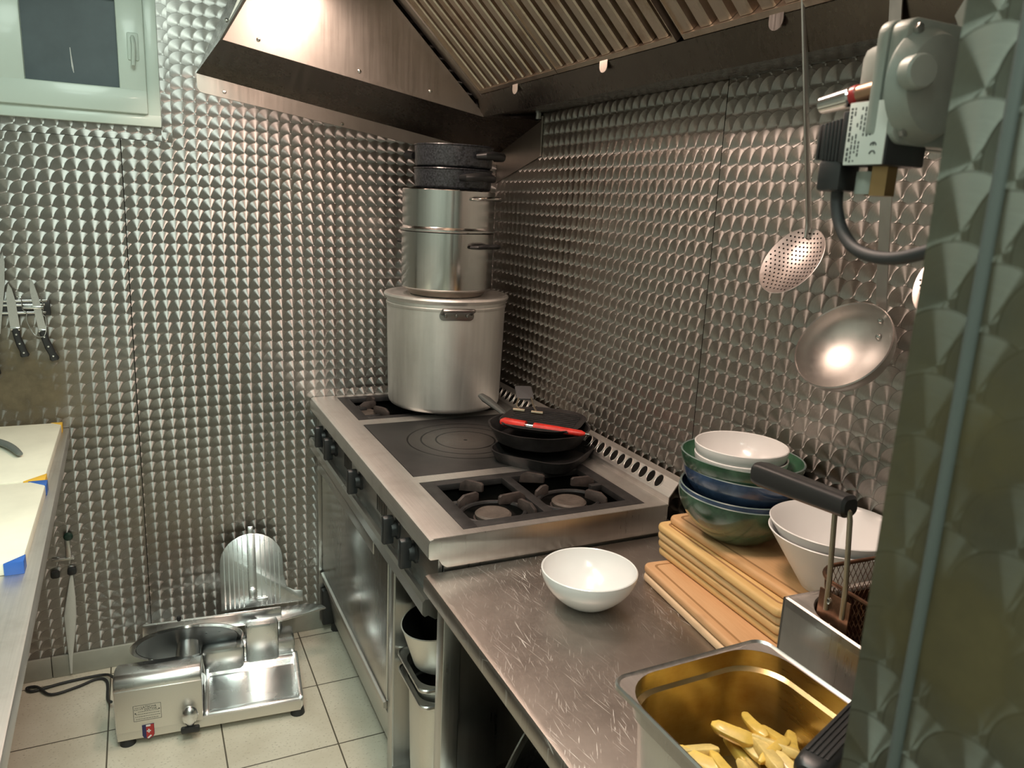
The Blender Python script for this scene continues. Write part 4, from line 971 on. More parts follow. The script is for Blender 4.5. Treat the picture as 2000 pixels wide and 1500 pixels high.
for i, (x, y, z) in enumerate(spots):
    ln = random.uniform(0.052, 0.085); bm = wedge_bm(ln, random.uniform(0.013, 0.020), random.uniform(0.011, 0.015), random.uniform(-0.005, 0.005))
    o = obj('potato_wedge', bm, M['fries'] if i % 3 else M['fries2'], angle=42); o.location = (x, y, z)
    o.rotation_euler = (random.uniform(-0.5, 0.5), random.uniform(-0.18, 0.18), random.uniform(0.6, 3.4) if i % 2 else random.uniform(1.2, 2.2))
    tag(o, lab_w, 'potato wedge', 'potato wedges in the steel pan')

# ------------------------------------------------------------------ hanging utensils
def dish_bm(r, depth, t, n=56):
    pr = []
    for k in range(13):
        u = k / 12; pr.append((r * u, -depth * (1 - u * u)))
    q = [(a, b - t) for a, b in reversed(pr)]
    bm = bm_new(); lathe(bm, pr + [(r + 0.0012, -t * 0.3)] + [(a, b) for a, b in q], n); return bm
def skimmer(label, c, top):
    t = thing('skimmer', label, 'skimmer', c, 0, 'skimmers hanging from the hood')
    n = Vector((-0.86, 0.034, 0.509)); Mt = frame((0, 0, 0), n)
    R = 0.0705; dep = 0.014; hm = M['pinkish_steel'] if 'pinkish_steel' in M else None
    bm = dish_bm(R, dep, 0.0012)
    nf = len(bm.faces)
    for i in range(-7, 8):
        for j in range(-7, 8):
            x = (i + 0.5 * (j % 2)) * 0.0098; y = j * 0.0086; rr = math.hypot(x, y)
            if rr > R * 0.94: continue
            z = -dep * (1 - (rr / R) ** 2) + 0.0005
            nr = Vector((-2 * dep * x / R ** 2, -2 * dep * y / R ** 2, 1)).normalized(); Mh = Matrix.Translation((x, y, z)) @ nr.to_track_quat('Z', 'Y').to_matrix().to_4x4()
            vs = [bm.verts.new(Mh @ Vector((0.0019 * math.cos(2 * PI * q / 8), 0.0019 * math.sin(2 * PI * q / 8), 0))) for q in range(8)]
            f = bm.faces.new(vs); f.material_index = 1
    bm.transform(Mt); obj('perforated_dish', bm, [M['skim'], M['soot']], t, local=True)
    bm = bm_new(); att = Mt @ Vector((0, R * 0.97, 0.0)); inn = Mt @ Vector((0, R * 0.72, -dep * 0.45 + 0.0015)); tp = Vector(top) - Vector(c)
    att = att + Vector((-0.002, -0.0, 0.004))
    pts = [inn, att, att.lerp(tp, 0.06), att.lerp(tp, 0.5), tp, tp + Vector((0.008, 0, 0.010)), tp + Vector((0.019, 0, 0.006)), tp + Vector((0.021, 0, -0.008))]
    tube(bm, pts, [0.004, 0.006, 0.0052, 0.0048, 0.0045, 0.0042, 0.004, 0.0035], 10, sx=1.25, sy=0.75); obj('handle', bm, M['steel_v'], t, local=True)
    return t
M['skim2'] = steel('ladle_steel', (0.54, 0.52, 0.495), 0.44, (60, 60, 60), streak=0.03, scr=0.02)
M['skim'] = steel('skimmer_steel', (0.62, 0.575, 0.555), 0.36, (60, 60, 60), streak=0.03, scr=0.02)
skimmer('perforated skimmer hanging by its rod handle from the hood, left of the ladle', (-0.088, -1.572, 1.513), (-0.2155, -1.652, 1.955))
skimmer('perforated skimmer mostly hidden behind the valve cable, right of the ladle', (-0.088, -1.912, 1.513), (-0.2155, -1.94, 1.955))
ld = thing('ladle', 'large round aluminium ladle hanging by a flat strap handle from the hood', 'ladle', (-0.112, -1.738, 1.382))
n = Vector((-0.809, -0.08, 0.579)); Mt = frame((0, 0, 0), n); R = 0.0842; dep = 0.058
pr = [(R * math.sin(u * PI / 2 / 12), -dep * math.cos(u * PI / 2 / 12) ** 0.9) for u in range(13)]
bm = bm_new(); lathe(bm, pr + [(R + 0.001, 0.0012), (R + 0.0022, -0.001)] + [(a * 1.015 + 0.0005, b - 0.0016) for a, b in reversed(pr)], 64, Mt); obj('bowl', bm, M['skim2'] if 'skim2' in M else M['alu'], ld, local=True)
bm = bm_new(); lathe(bm, [(R - 0.0008, 0.0003), (R + 0.0008, 0.0022), (R + 0.0026, 0.0005), (R + 0.001, -0.0012)], 64, Mt, closed=True); obj('bowl_rim', bm, M['skim'], ld, local=True)
for (u, k) in ((0.90, 0.0), (0.62, 0.0)):
    x = 0.022; y = R * u * 0.93; rr = math.hypot(x, y) / R; z = -dep * math.sqrt(max(0, 1 - rr * rr)) + 0.001
    nr = Vector((-x, -y, 0.05)).normalized(); bm = bm_new(); lathe(bm, [(0.0058, -0.001), (0.005, 0.002), (0.002, 0.0038), (0, 0.004)], 14, Mt @ Matrix.Translation((x, y, z)) @ nr.to_track_quat('Z', 'Y').to_matrix().to_4x4()); obj('rivet', bm, M['steel_pol'], ld, local=True)
bm = bm_new(); b0 = Mt @ Vector((0.022, R * 0.98, -0.012)); tp = Vector((-0.2155, -1.828, 1.957)) - Vector((-0.112, -1.738, 1.382))
b1 = b0 + Vector((-0.004, 0, 0.03)); path = [Mt @ Vector((0.022, R * 0.75, -dep * 0.62)) + Vector((0.006, 0, 0)), b0 + Vector((0.005, 0, -0.004)), b1 + Vector((0.002, 0, 0)), b1.lerp(tp, 0.5), tp, tp + Vector((0.008, 0, 0.008)), tp + Vector((0.016, 0, 0.003)), tp + Vector((0.017, 0, -0.012))]
loops = []
for i, p in enumerate(path):
    dn = (path[min(i + 1, len(path) - 1)] - path[max(i - 1, 0)]).normalized(); side = Vector((0, 1, 0)); side = (side - dn * side.dot(dn)).normalized(); nn = dn.cross(side)
    loops.append([p + side * 0.0105 * sx_ + nn * 0.0013 * sy_ for sx_, sy_ in ((1, 1), (-1, 1), (-1, -1), (1, -1))])
loft(bm, loops); obj('strap_handle', bm, steel('strap_steel', (0.55, 0.55, 0.53), 0.36, (100, 100, 4), streak=0.03, scr=0.02), ld, local=True)

# ------------------------------------------------------------------ gas valve beside the partition
gv = thing('gas_valve', 'grey gas solenoid valve with black coil, white data label and black cable', 'valve', (-0.64, -2.24, 1.66))
bm = bm_new()
for (x0, x1, dy) in ((-0.676, -0.668, 0), (-0.6655, -0.655, 0)): pass
# two bolted flange plates (facing the camera side) and domed cover
def yplate(bm, cx, cz, w, h, r, y0, y1, bev=0.002): prism(bm, rrect(w, h, r, 5, cx, cz), -y0, -y1, M=Matrix(((1, 0, 0, 0), (0, 0, -1, 0), (0, 1, 0, 0), (0, 0, 0, 1))), bev=bev)
yplate(bm, -0.621, 1.696, 0.098, 0.094, 0.012, -2.214, -2.2245); yplate(bm, -0.621, 1.696, 0.096, 0.092, 0.012, -2.2252, -2.2405)
lathe(bm, [(0, 0.016), (0.026, 0.016), (0.036, 0.012), (0.043, 0.0), (0.043, -0.002)], 40, frame((-0.640, -2.2405, 1.694), (0, -1, 0)))
tube(bm, [(-0.600, -2.25, 1.735), (-0.590, -2.257, 1.712), (-0.572, -2.262, 1.690)], 0.006, 8, smooth=3)
box(bm, (-0.64, -2.214, 1.66), (-0.55, -2.17, 1.735), 0.012); body = obj('valve_body', bm, M['valve'], gv)
bm = bm_new(); lathe(bm, [(0.0125, 0), (0.0125, 0.011), (0.011, 0.013), (0, 0.013)], 28, frame((-0.672, -2.252, 1.699), (-0.25, -1, 0))); obj('end_plug', bm, M['valve'], body)
for (x, z) in ((-0.660, 1.733), (-0.660, 1.659), (-0.585, 1.655), (-0.585, 1.733)):
    bm = bm_new(); lathe(bm, [(0.0042, 0), (0.0042, 0.004), (0, 0.005)], 6, frame((x, -2.2405, z), (0, -1, 0))); obj('bolt', bm, M['steel_v'], body)
bm = bm_new(); box(bm, (-0.602, -2.285, 1.646), (-0.52, -2.235, 1.688), 0.002); box(bm, (-0.614, -2.290, 1.622), (-0.52, -2.245, 1.652), 0.002); obj('pipe_union', bm, M['valve'], gv)
bm = bm_new(); cyl(bm, (-0.60, -2.25, 1.752), (-0.03, -2.25, 1.752), 0.016, n=20); cyl(bm, (-0.53, -2.262, 1.64), (-0.004, -2.262, 1.64), 0.014, n=20); cyl(bm, (-0.604, -2.25, 1.752), (-0.575, -2.25, 1.752), 0.022, n=6); obj('gas_pipe', bm, M['valve'], gv)
bm = bm_new(); box(bm, (-0.668, -2.236, 1.634), (-0.622, -2.196, 1.684), 0.002); coil = obj('coil', bm, M['black'], gv)
bm = bm_new(); box(bm, (-0.6692, -2.2345, 1.6345), (-0.668, -2.1965, 1.683), 0.0004); lb = obj('data_label', bm, M['label_w'], coil)
bm = bm_new()      # small print, then the CE mark
random.seed(3)
for r_ in range(7):
    z = 1.679; y = -2.1995 - r_ * 0.0034
    while z > (1.637 if r_ < 4 else 1.656):
        ln = random.uniform(0.001, 0.004); h = 0.0013 if r_ else 0.0020
        if random.random() < (0.85 if r_ in (0, 2, 4) else 0.6): box(bm, (-0.66945, y - h / 2, z - ln), (-0.6692, y + h / 2, z))
        z -= ln + 0.0009
for cz, bar in ((1.6435, False), (1.650, True)):
    pts = [(-0.6696, -2.2245 - 0.0024 * math.cos(a), cz - 0.0026 * math.sin(a)) for a in [PI * (0.02 + 0.96 * i / 10) - PI * 0.0 for i in range(11)]]
    pts = [(-0.6696, -2.2245 + 0.0026 * math.cos(PI * i / 10), cz + 0.0024 * math.sin(PI * i / 10) - 0.001) for i in range(11)]
    tube(bm, pts, 0.0005, 5)
    if bar: tube(bm, [(-0.6696, -2.2245, cz + 0.0010), (-0.6696, -2.2245, cz - 0.001)], 0.0005, 5)
obj('label_print', bm, M['ink'], lb)
bm = bm_new()
box(bm, (-0.666, -2.195, 1.637), (-0.632, -2.187, 1.678), 0.0015)
for k in range(6): box(bm, (-0.6655 + 0.0005 * k, -2.186 + 0.0042 * k, 1.6385 + 0.0003 * k), (-0.633, -2.1832 + 0.0042 * k, 1.6725 - 0.0006 * k), 0.0006)
box(bm, (-0.663, -2.187, 1.640), (-0.634, -2.160, 1.669), 0.001)
box(bm, (-0.664, -2.190, 1.614), (-0.640, -2.165, 1.640), 0.003); obj('cable_connector', bm, M['black'], gv)
bm = bm_new(); tube(bm, [(-0.652, -2.179, 1.616), (-0.652, -2.181, 1.600), (-0.655, -2.192, 1.583), (-0.662, -2.213, 1.569), (-0.668, -2.240, 1.563), (-0.672, -2.270, 1.565), (-0.676, -2.31, 1.578), (-0.68, -2.36, 1.60), (-0.69, -2.388, 1.62)], 0.0052, 12, smooth=6); obj('power_cable', bm, M['black_rub'], gv)
bm = bm_new(); cyl(bm, (-0.645, -2.216, 1.636), (-0.645, -2.216, 1.611), 0.0115, n=6); obj('hex_nut', bm, M['brass'], gv)
bm = bm_new(); cyl(bm, (-0.648, -2.208, 1.630), (-0.648, -2.208, 1.612), 0.011, n=20); obj('grey_nut', bm, M['valve'], gv)
bm = bm_new(); cyl(bm, (-0.645, -2.222, 1.698), (-0.645, -2.182, 1.693), 0.0078, n=20); cyl(bm, (-0.645, -2.207, 1.690), (-0.645, -2.207, 1.672), 0.009, n=12); obj('copper_pipe', bm, M['copper'], gv)
bm = bm_new(); cyl(bm, (-0.645, -2.1835, 1.6932), (-0.645, -2.1765, 1.6922), 0.0088, n=20, bev=0.001); obj('red_band', bm, M['red_band'], gv)
bm = bm_new(); cyl(bm, (-0.645, -2.177, 1.6923), (-0.645, -2.142, 1.688), 0.0088, 0.0075, n=20, bev=0.002); obj('silver_cap', bm, M['steel_pol'], gv)

# ------------------------------------------------------------------ meat slicer on the floor
ms = thing('meat_slicer', 'aluminium electric meat slicer standing on the tiled floor by the wall', 'meat slicer', (-1.319, -0.458, 0), math.radians(-4.73))
def part(name, bm, mat, parent=ms, **k): return obj(name, bm, mat, parent, local=True, **k)
bm = bm_new()     # base slab and motor housing
box(bm, (-0.012, 0.0, 0.022), (0.508, 0.33, 0.052), 0.008)
t = bmesh.new()
xp = [(0, 0.03), (0, 0.185), (0.004, 0.200), (0.014, 0.213), (0.030, 0.220), (0.185, 0.222), (0.20, 0.20), (0.20, 0.03)]
xp = [(0, 0.03), (0, 0.185), (0.004, 0.200), (0.014, 0.213), (0.030, 0.219), (0.070, 0.218), (0.125, 0.196), (0.140, 0.17), (0.140, 0.03)]
prism(bm, xp, -0.016, 0.220, M=Matrix(((0, 0, 1, 0), (1, 0, 0, 0), (0, 1, 0, 0), (0, 0, 0, 1))), bev=0.006)
part('motor_housing', bm, M['alu_cast'])
bm = bm_new(); box(bm, (-0.012, -0.003, 0.024), (0.502, 0.004, 0.058), 0.001); box(bm, (-0.012, -0.0035, 0.05), (0.219, 0.003, 0.183), 0.001); side = part('side_panel', bm, M['alu_panel'])
bm = bm_new()      # receiving tray
loops = []
xp = [(0.0, 0.030), (0.0, 0.050), (0.003, 0.060), (0.010, 0.064), (0.022, 0.060), (0.032, 0.052), (0.165, 0.082), (0.178, 0.100), (0.190, 0.106), (0.205, 0.104), (0.205, 0.03)]
prism(bm, xp, 0.228, 0.510, M=Matrix(((0, 0, 1, 0), (1, 0, 0, 0), (0, 1, 0, 0), (0, 0, 0, 1))), bev=0.005)
prism(bm, [(0.0, 0.050), (0.004, 0.062), (0.014, 0.068), (0.190, 0.110), (0.205, 0.106), (0.205, 0.05)], 0.494, 0.512, M=Matrix(((0, 0, 1, 0), (1, 0, 0, 0), (0, 1, 0, 0), (0, 0, 0, 1))), bev=0.006)
prism(bm, [(0.0, 0.050), (0.004, 0.062), (0.014, 0.068), (0.190, 0.110), (0.205, 0.106), (0.205, 0.05)], 0.221, 0.238, M=Matrix(((0, 0, 1, 0), (1, 0, 0, 0), (0, 1, 0, 0), (0, 0, 0, 1))), bev=0.006)
part('receiving_tray', bm, M['alu_cast'])
bm = bm_new(); box(bm, (0.22, 0.200, 0.05), (0.505, 0.30, 0.150), 0.010); part('rear_housing', bm, M['alu_cast'])
bm = bm_new(); box(bm, (0.215, 0.172, 0.07), (0.345, 0.235, 0.168), 0.014); part('blade_bearing', bm, M['alu_cast'])
bm = bm_new(); box(bm, (0.350, 0.178, 0.095), (0.452, 0.225, 0.235), 0.012); part('gauge_block', bm, M['alu_cast'])
# blade with its cover: tilted disc
nd = Vector((0.02, -0.74, -0.67)); Cd = Vector((0.178, 0.200, 0.193))
Md = frame(Cd, nd)
bm = bm_new(); lathe(bm, [(0, -0.004), (0.150, -0.004), (0.166, -0.001), (0.1665, 0.0), (0.166, 0.001), (0.150, 0.003), (0.1495, 0.002)], 80, Md); part('blade_guard_ring', bm, M['steel_pol'])
bm = bm_new(); lathe(bm, [(0, 0.0035), (0.06, 0.004), (0.130, 0.0015), (0.148, 0.0025)], 80, Md); part('blade', bm, steel('blade_steel', (0.40, 0.41, 0.41), 0.34, (40, 40, 40)))
bm = bm_new(); cyl(bm, (0.184, 0.060, 0.145), tuple(Cd + Vector((0, -0.012, 0.004))), 0.048, 0.032, 40); part('blade_post', bm, M['alu_cast'])
bm = bm_new(); box(bm, (0.04, 0.285, 0.175), (0.47, 0.30, 0.225), 0.006); cyl(bm, (0.06, 0.292, 0.05), (0.06, 0.292, 0.18), 0.012); cyl(bm, (0.46, 0.292, 0.05), (0.46, 0.292, 0.18), 0.012); part('gauge_plate', bm, M['alu_cast'])
bm = bm_new(); lathe(bm, [(0.006, 0), (0.007, 0.008), (0.005, 0.014), (0, 0.015)], 14, Matrix.Translation((0.150, 0.285, 0.228))); part('guard_knob', bm, M['black'])
bm = bm_new(); prism(bm, [(0.39, 0.255), (0.47, 0.255), (0.62, 0.30), (0.605, 0.33), (0.55, 0.345), (0.39, 0.345)], 0.190, 0.196, bev=0.002); part('carriage_foot', bm, M['alu_cast'])
# ribbed meat table standing up at the back
Mc = frame((0.382, 0.352, 0.205), (0, -0.95, 0.31))
out = [(-0.103, 0.0), (-0.103, 0.13)] + [(-0.103 + 0.103 * (1 - math.cos(a)), 0.155 + 0.095 * math.sin(a)) for a in [PI / 2 * k / 8 for k in range(9)]] + [(0.103 - 0.103 * (1 - math.cos(a)), 0.155 + 0.095 * math.sin(a)) for a in [PI / 2 * (1 - k / 8) for k in range(1, 9)]] + [(0.104, 0.10), (0.112, 0.055), (0.135, 0.042), (0.165, 0.036), (0.165, 0.0)]
bm = bm_new(); prism(bm, out, -0.004, 0.004, M=Mc, bev=0.001)
for k in range(-6, 7):
    x = k * 0.0148
    if abs(x) < 0.02: continue
    top = 0.155 + 0.095 * math.sqrt(max(0, 1 - (abs(x) / 0.103) ** 2)) - 0.004
    prism(bm, [(x - 0.0022, 0.004), (x + 0.0022, 0.004), (x + 0.0012, top), (x - 0.0012, top)], 0.003, 0.0072, M=Mc)
pl_ = part('ribbed_meat_plate', bm, M['alu_cast'])
bm = bm_new(); box(bm, (-0.014, 0.02, 0.003), (0.014, 0.25, 0.009), 0.002, M=Mc); box(bm, (-0.009, 0.248, -0.004), (0.009, 0.275, 0.006), 0.002, M=Mc); box(bm, (-0.012, 0.03, 0.008), (0.010, 0.065, 0.022), 0.003, M=Mc); box(bm, (0.012, 0.018, 0.006), (0.05, 0.03, 0.014), 0.002, M=Mc); part('clamp_bar', bm, M['alu_cast'], pl_)
for (x, y) in ((0.012, 0.02), (0.494, 0.02), (0.012, 0.30), (0.494, 0.30)):
    bm = bm_new(); cyl(bm, (x, y, 0.0), (x, y, 0.024), 0.022, 0.018, 18); part('rubber_foot', bm, M['black_rub'])
bm = bm_new(); lathe(bm, [(0.0, 0.0), (0.010, 0.002), (0.021, 0.018), (0.0235, 0.034), (0.019, 0.052), (0.008, 0.062), (0, 0.064)], 28, Matrix.Translation((0.184, -0.022, 0.052)) @ Matrix.Diagonal((1, 0.75, 1, 1))); part('switch_knob', bm, M['alu_cast'], side)
bm = bm_new(); cyl(bm, (0.184, -0.004, 0.045), (0.184, -0.032, 0.042), 0.010, n=16); box(bm, (0.158, -0.034, 0.032), (0.210, -0.020, 0.052), 0.005); part('lock_screw', bm, M['black'], side)
bm = bm_new()      # rating plate: outline with rows of small capitals
for (a, b) in (((0.034, 0.132), (0.107, 0.132)), ((0.107, 0.132), (0.107, 0.082)), ((0.107, 0.082), (0.034, 0.082)), ((0.034, 0.082), (0.034, 0.132))): tube(bm, [(a[0], -0.0038, a[1]), (b[0], -0.0038, b[1])], 0.0005, 4)
for r_, (x0, x1) in enumerate(((0.038, 0.052), (0.036, 0.06), (0.046, 0.10), (0.040, 0.104), (0.038, 0.104), (0.04, 0.10))):
    z = 0.127 - r_ * 0.0078 if r_ else 0.125
    x = x0
    while x < x1:
        wv = random.uniform(0.002, 0.006); box(bm, (x, -0.0040, z - 0.0008), (min(x + wv, x1), -0.0034, z + 0.0002)); x += wv + 0.0014
for (x, z) in ((0.039, 0.107), (0.102, 0.113)): lathe(bm, [(0.0022, 0), (0, 0.001)], 10, frame((x, -0.0036, z), (0, -1, 0)))
pl2 = part('rating_plate', bm, M['ink'], side)
def text_part(name, body, size, loc, rot, mat, parent, depth=0.0003):
    cu = bpy.data.curves.new(name, 'FONT'); cu.body = body; cu.size = size; cu.extrude = depth; cu.align_x = 'LEFT'
    o = bpy.data.objects.new(name, cu); COL.objects.link(o)
    dg = bpy.context.evaluated_depsgraph_get(); me = bpy.data.meshes.new_from_object(o.evaluated_get(dg)); bpy.data.objects.remove(o); bpy.data.curves.remove(cu)
    me.materials.clear(); me.materials.append(mat); q = bpy.data.objects.new(name, me); COL.objects.link(q); q.parent = parent; q.location = loc; q.rotation_euler = rot; return q
text_part('plate_lettering', 'LATSCHA', 0.0095, (0.054, -0.0036, 0.1215), (PI / 2, 0, 0), M['ink'], side)
text_part('plate_lettering', 'DIXTINE', 0.0085, (0.063, -0.0036, 0.1140), (PI / 2, 0, 0), M['ink'], side)
def yface(bm, pts, y, mi=0):
    f = bm.faces.new([bm.verts.new((p[0], y, p[1])) for p in pts]); f.material_index = mi; return f
bm = bm_new(); sh = [(0.054, 0.066), (0.086, 0.067), (0.086, 0.032), (0.082, 0.024), (0.070, 0.019), (0.058, 0.024), (0.054, 0.032)]
prism(bm, sh, 0.0030, 0.0045, M=Matrix(((1, 0, 0, 0), (0, 0, -1, 0), (0, 1, 0, 0), (0, 0, 0, 1))))
yface(bm, [(0.0645, 0.066), (0.0855, 0.0665), (0.0855, 0.0325), (0.082, 0.025), (0.070, 0.0197), (0.0645, 0.0215)], -0.0046, 1)
for (a, b, c, d_) in ((0.066, 0.0435, 0.077, 0.0475), (0.0695, 0.0395, 0.0735, 0.0515), (0.0645, 0.060, 0.0765, 0.066)): yface(bm, [(a, b), (c, b), (c, d_), (a, d_)], -0.0047, 2)
yface(bm, [(0.066, 0.0235), (0.070, 0.0202), (0.079, 0.0285), (0.076, 0.032)], -0.0047, 2)
part('shield_badge', bm, [M['blue_b'], M['red_band'], M['white_b']], side)
bm = bm_new(); I3 = WM(ms).inverted(); cw = [(-1.345, -0.16, 0.05), (-1.37, -0.07, 0.012), (-1.42, -0.055, 0.006), (-1.50, -0.06, 0.006), (-1.58, -0.075, 0.006), (-1.60, -0.05, 0.006), (-1.57, -0.06, 0.009), (-1.527, -0.116, 0.007), (-1.456, -0.10, 0.006), (-1.40, -0.075, 0.006), (-1.37, -0.10, 0.006), (-1.365, -0.20, 0.006), (-1.352, -0.26, 0.03)]
tube(bm, [I3 @ Vector(p) for p in cw], 0.0045, 8, smooth=6); part('power_cord', bm, M['black_rub'])

# ------------------------------------------------------------------ prep table on the other side, with boards
pt_ = thing('prep_table', 'steel prep table along the far side holding the white cutting boards', 'table', (-1.75, -1.1, 0))
ZT = 0.850
bm = bm_new()
pts = [(-2.12, -0.004), (-1.424, -0.004), (-1.398, -1.6), (-1.385, -2.3), (-2.12, -2.3)]
prism(bm, pts, ZT - 0.04, ZT, bev=0.003); obj('tabletop', bm, M['steel_top'], pt_)
for (x, y) in ((-1.70, -0.06), (-2.07, -0.06), (-1.70, -2.24), (-2.07, -2.24)):
    bm = bm_new(); cyl(bm, (x, y, 0.03), (x, y, ZT - 0.04), 0.018, n=20); cyl(bm, (x, y, 0.0), (x, y, 0.03), 0.022, 0.018, 20); obj('leg', bm, M['steel_v'], pt_)
bm = bm_new(); box(bm, (-2.10, -2.28, 0.27), (-1.66, -0.03, 0.30), 0.012); obj('shelf', bm, M['steel'], pt_)
def cutting_board(label, x1, y0, y1, w, cap, caps):
    t = thing('cutting_board', label, 'cutting board', ((x1 - w / 2), (y0 + y1) / 2, ZT + 0.0003), 0, 'white cutting boards on the prep table')
    bm = bm_new(); box(bm, (x1 - w, y0, ZT + 0.0003), (x1, y1, ZT + 0.0253), 0.003); obj('slab', bm, M['board_y'], t)
    for (sx_, sy_, sz) in caps:
        cx_ = x1 if sx_ > 0 else x1 - w; cy_ = y1 if sy_ > 0 else y0
        bm = bm_new(); prism(bm, [(cx_ + 0.002 * sx_, cy_ + 0.002 * sy_), (cx_ - sz * sx_, cy_ + 0.002 * sy_), (cx_ + 0.002 * sx_, cy_ - sz * sy_)], ZT, ZT + 0.0262, bev=0.001); obj('corner_cap', bm, cap, t)
    return t
cutting_board('white cutting board with orange corner caps against the patterned wall', -1.440, -0.560, -0.030, 0.36, M['cap_y'], ((1, 1, 0.03), (1, -1, 0.045)))
cutting_board('white cutting board with blue corner caps, the nearer one on the prep table', -1.434, -1.040, -0.568, 0.36, M['cap_b'], ((1, 1, 0.040), (1, -1, 0.032)))
bm = bm_new(); kh = thing('kitchen_knife', 'knife with a grey plastic handle lying on the board with orange corners', 'knife', (-1.55, -0.29, 0.8765))
tube(bm, [(-1.512, -0.362, 0.885), (-1.517, -0.350, 0.886), (-1.535, -0.305, 0.887), (-1.560, -0.255, 0.886), (-1.590, -0.215, 0.885)], [0.006, 0.0125, 0.0145, 0.0135, 0.012], 12, smooth=3, sx=0.75, sy=1.15); obj('handle', bm, M['grey_pl'], kh)
bm = bm_new(); prism(bm, [(-1.584, -0.205), (-1.596, -0.222), (-1.77, -0.10), (-1.76, -0.085)], 0.8795, 0.8815); obj('blade', bm, M['steel_pol'], kh)

# ------------------------------------------------------------------ knives on the magnetic bar
bar = thing('magnetic_knife_bar', 'dark magnetic knife bar fixed to the patterned wall above the boards', 'knife bar', (-1.58, -0.002, 1.23))
bm = bm_new(); box(bm, (-1.72, -0.014, 1.205), (-1.446, -0.0005, 1.250), 0.002); obj('bar', bm, M['black'], bar)
bm = bm_new()
for z in (1.213, 1.236): box(bm, (-1.715, -0.0165, z - 0.003), (-1.458, -0.0135, z + 0.003), 0.001)
box(bm, (-1.715, -0.0162, 1.245), (-1.452, -0.013, 1.251), 0.001); obj('steel_strip', bm, M['steel_pol'], bar)
def wall_knife(label, tip, heel, hend, wb, wh, bolster=True):
    """tip -> heel -> handle end, given as (x, z) on the wall"""
    t = thing('kitchen_knife', label, 'knife', (heel[0], -0.02, heel[1]), 0, 'knives on the magnetic bar')
    T, H, E = (Vector((p[0], 0, p[1])) for p in (tip, heel, hend)); d = (T - H).normalized(); s = Vector((d.z, 0, -d.x)); Lb = (T - H).length
    out = [H - s * wb * 0.5, H + s * wb * 0.5, H + s * wb * 0.48 + d * Lb * 0.6, H + s * wb * 0.28 + d * Lb * 0.88, T, H - s * wb * 0.42 + d * Lb * 0.75, H - s * wb * 0.5 + d * Lb * 0.4]
    bm = bm_new(); prism(bm, [(p.x, p.z) for p in out], 0.0170, 0.0188, M=Matrix(((1, 0, 0, 0), (0, 0, -1, 0), (0, 1, 0, 0), (0, 0, 0, 1)))); obj('blade', bm, M['steel'], t)
    e = (E - H).normalized(); s2 = Vector((e.z, 0, -e.x)); Lh = (E - H).length; ymid = -0.018
    bm = bm_new(); loops = []
    for u, k in ((0, .8), (.05, 1), (.3, .92), (.55, 1.05), (.8, .95), (.95, 1.25), (1, .9)):
        p = H + e * (Lh * u) + s2 * (0.10 * wh * math.sin(u * 5)); r = rrect(wh * k, 0.014, 0.005, 3)
        loops.append([p + s2 * q[0] + Vector((0, ymid + q[1], 0)) for q in r])
    loft(bm, loops); h = obj('handle', bm, M['black'], t)
    for u in (0.2, 0.52, 0.85):
        p = H + e * (Lh * u) + Vector((0, ymid - 0.0072, 0)) + s2 * (0.10 * wh * math.sin(u * 5)); bm = bm_new(); lathe(bm, [(0.0032, 0), (0.0025, 0.0008), (0, 0.001)], 12, frame(p, (0, -1, 0))); obj('rivet', bm, M['steel_pol'], h)
    if bolster:
        bm = bm_new(); box(bm, (-wb * 0.55, -0.006, -0.006), (wb * 0.55, 0.006, 0.004), 0.002, M=Matrix.Translation(H + Vector((0, ymid, 0))) @ Matrix.Rotation(math.atan2(-d.x, -d.z) * -1 + PI, 4, 'Y')); obj('bolster', bm, M['steel_pol'], t)
wall_knife('long-bladed knife with black riveted handle, furthest from the window corner on the bar', (-1.552, 1.390), (-1.590, 1.155), (-1.602, 1.03), 0.026, 0.022, False)
wall_knife('short knife with black riveted handle in the middle of the magnetic bar', (-1.546, 1.300), (-1.539, 1.168), (-1.522, 1.082), 0.024, 0.020)
wall_knife('curved knife with black riveted handle leaning to the right on the magnetic bar', (-1.490, 1.318), (-1.470, 1.160), (-1.446, 1.068), 0.020, 0.021)
wl = thing('wire_peeler', 'wire-handled peeler hooked on the magnetic bar between two knives', 'peeler', (-1.495, -0.022, 1.20))
bm = bm_new(); tube(bm, [(-1.527, -0.022, 1.262), (-1.517, -0.024, 1.258), (-1.515, -0.024, 1.225), (-1.506, -0.024, 1.215), (-1.508, -0.024, 1.195), (-1.500, -0.024, 1.165), (-1.488, -0.024, 1.145), (-1.468, -0.024, 1.143), (-1.460, -0.024, 1.165), (-1.459, -0.024, 1.200), (-1.466, -0.024, 1.21), (-1.462, -0.024, 1.235), (-1.468, -0.024, 1.262)], 0.0016, 8, smooth=4); obj('wire_handle', bm, M['steel_pol'], wl)
bm = bm_new(); box(bm, (-1.514, -0.028, 1.226), (-1.462, -0.021, 1.233), 0.001); obj('blade', bm, M['steel_pol'], wl)
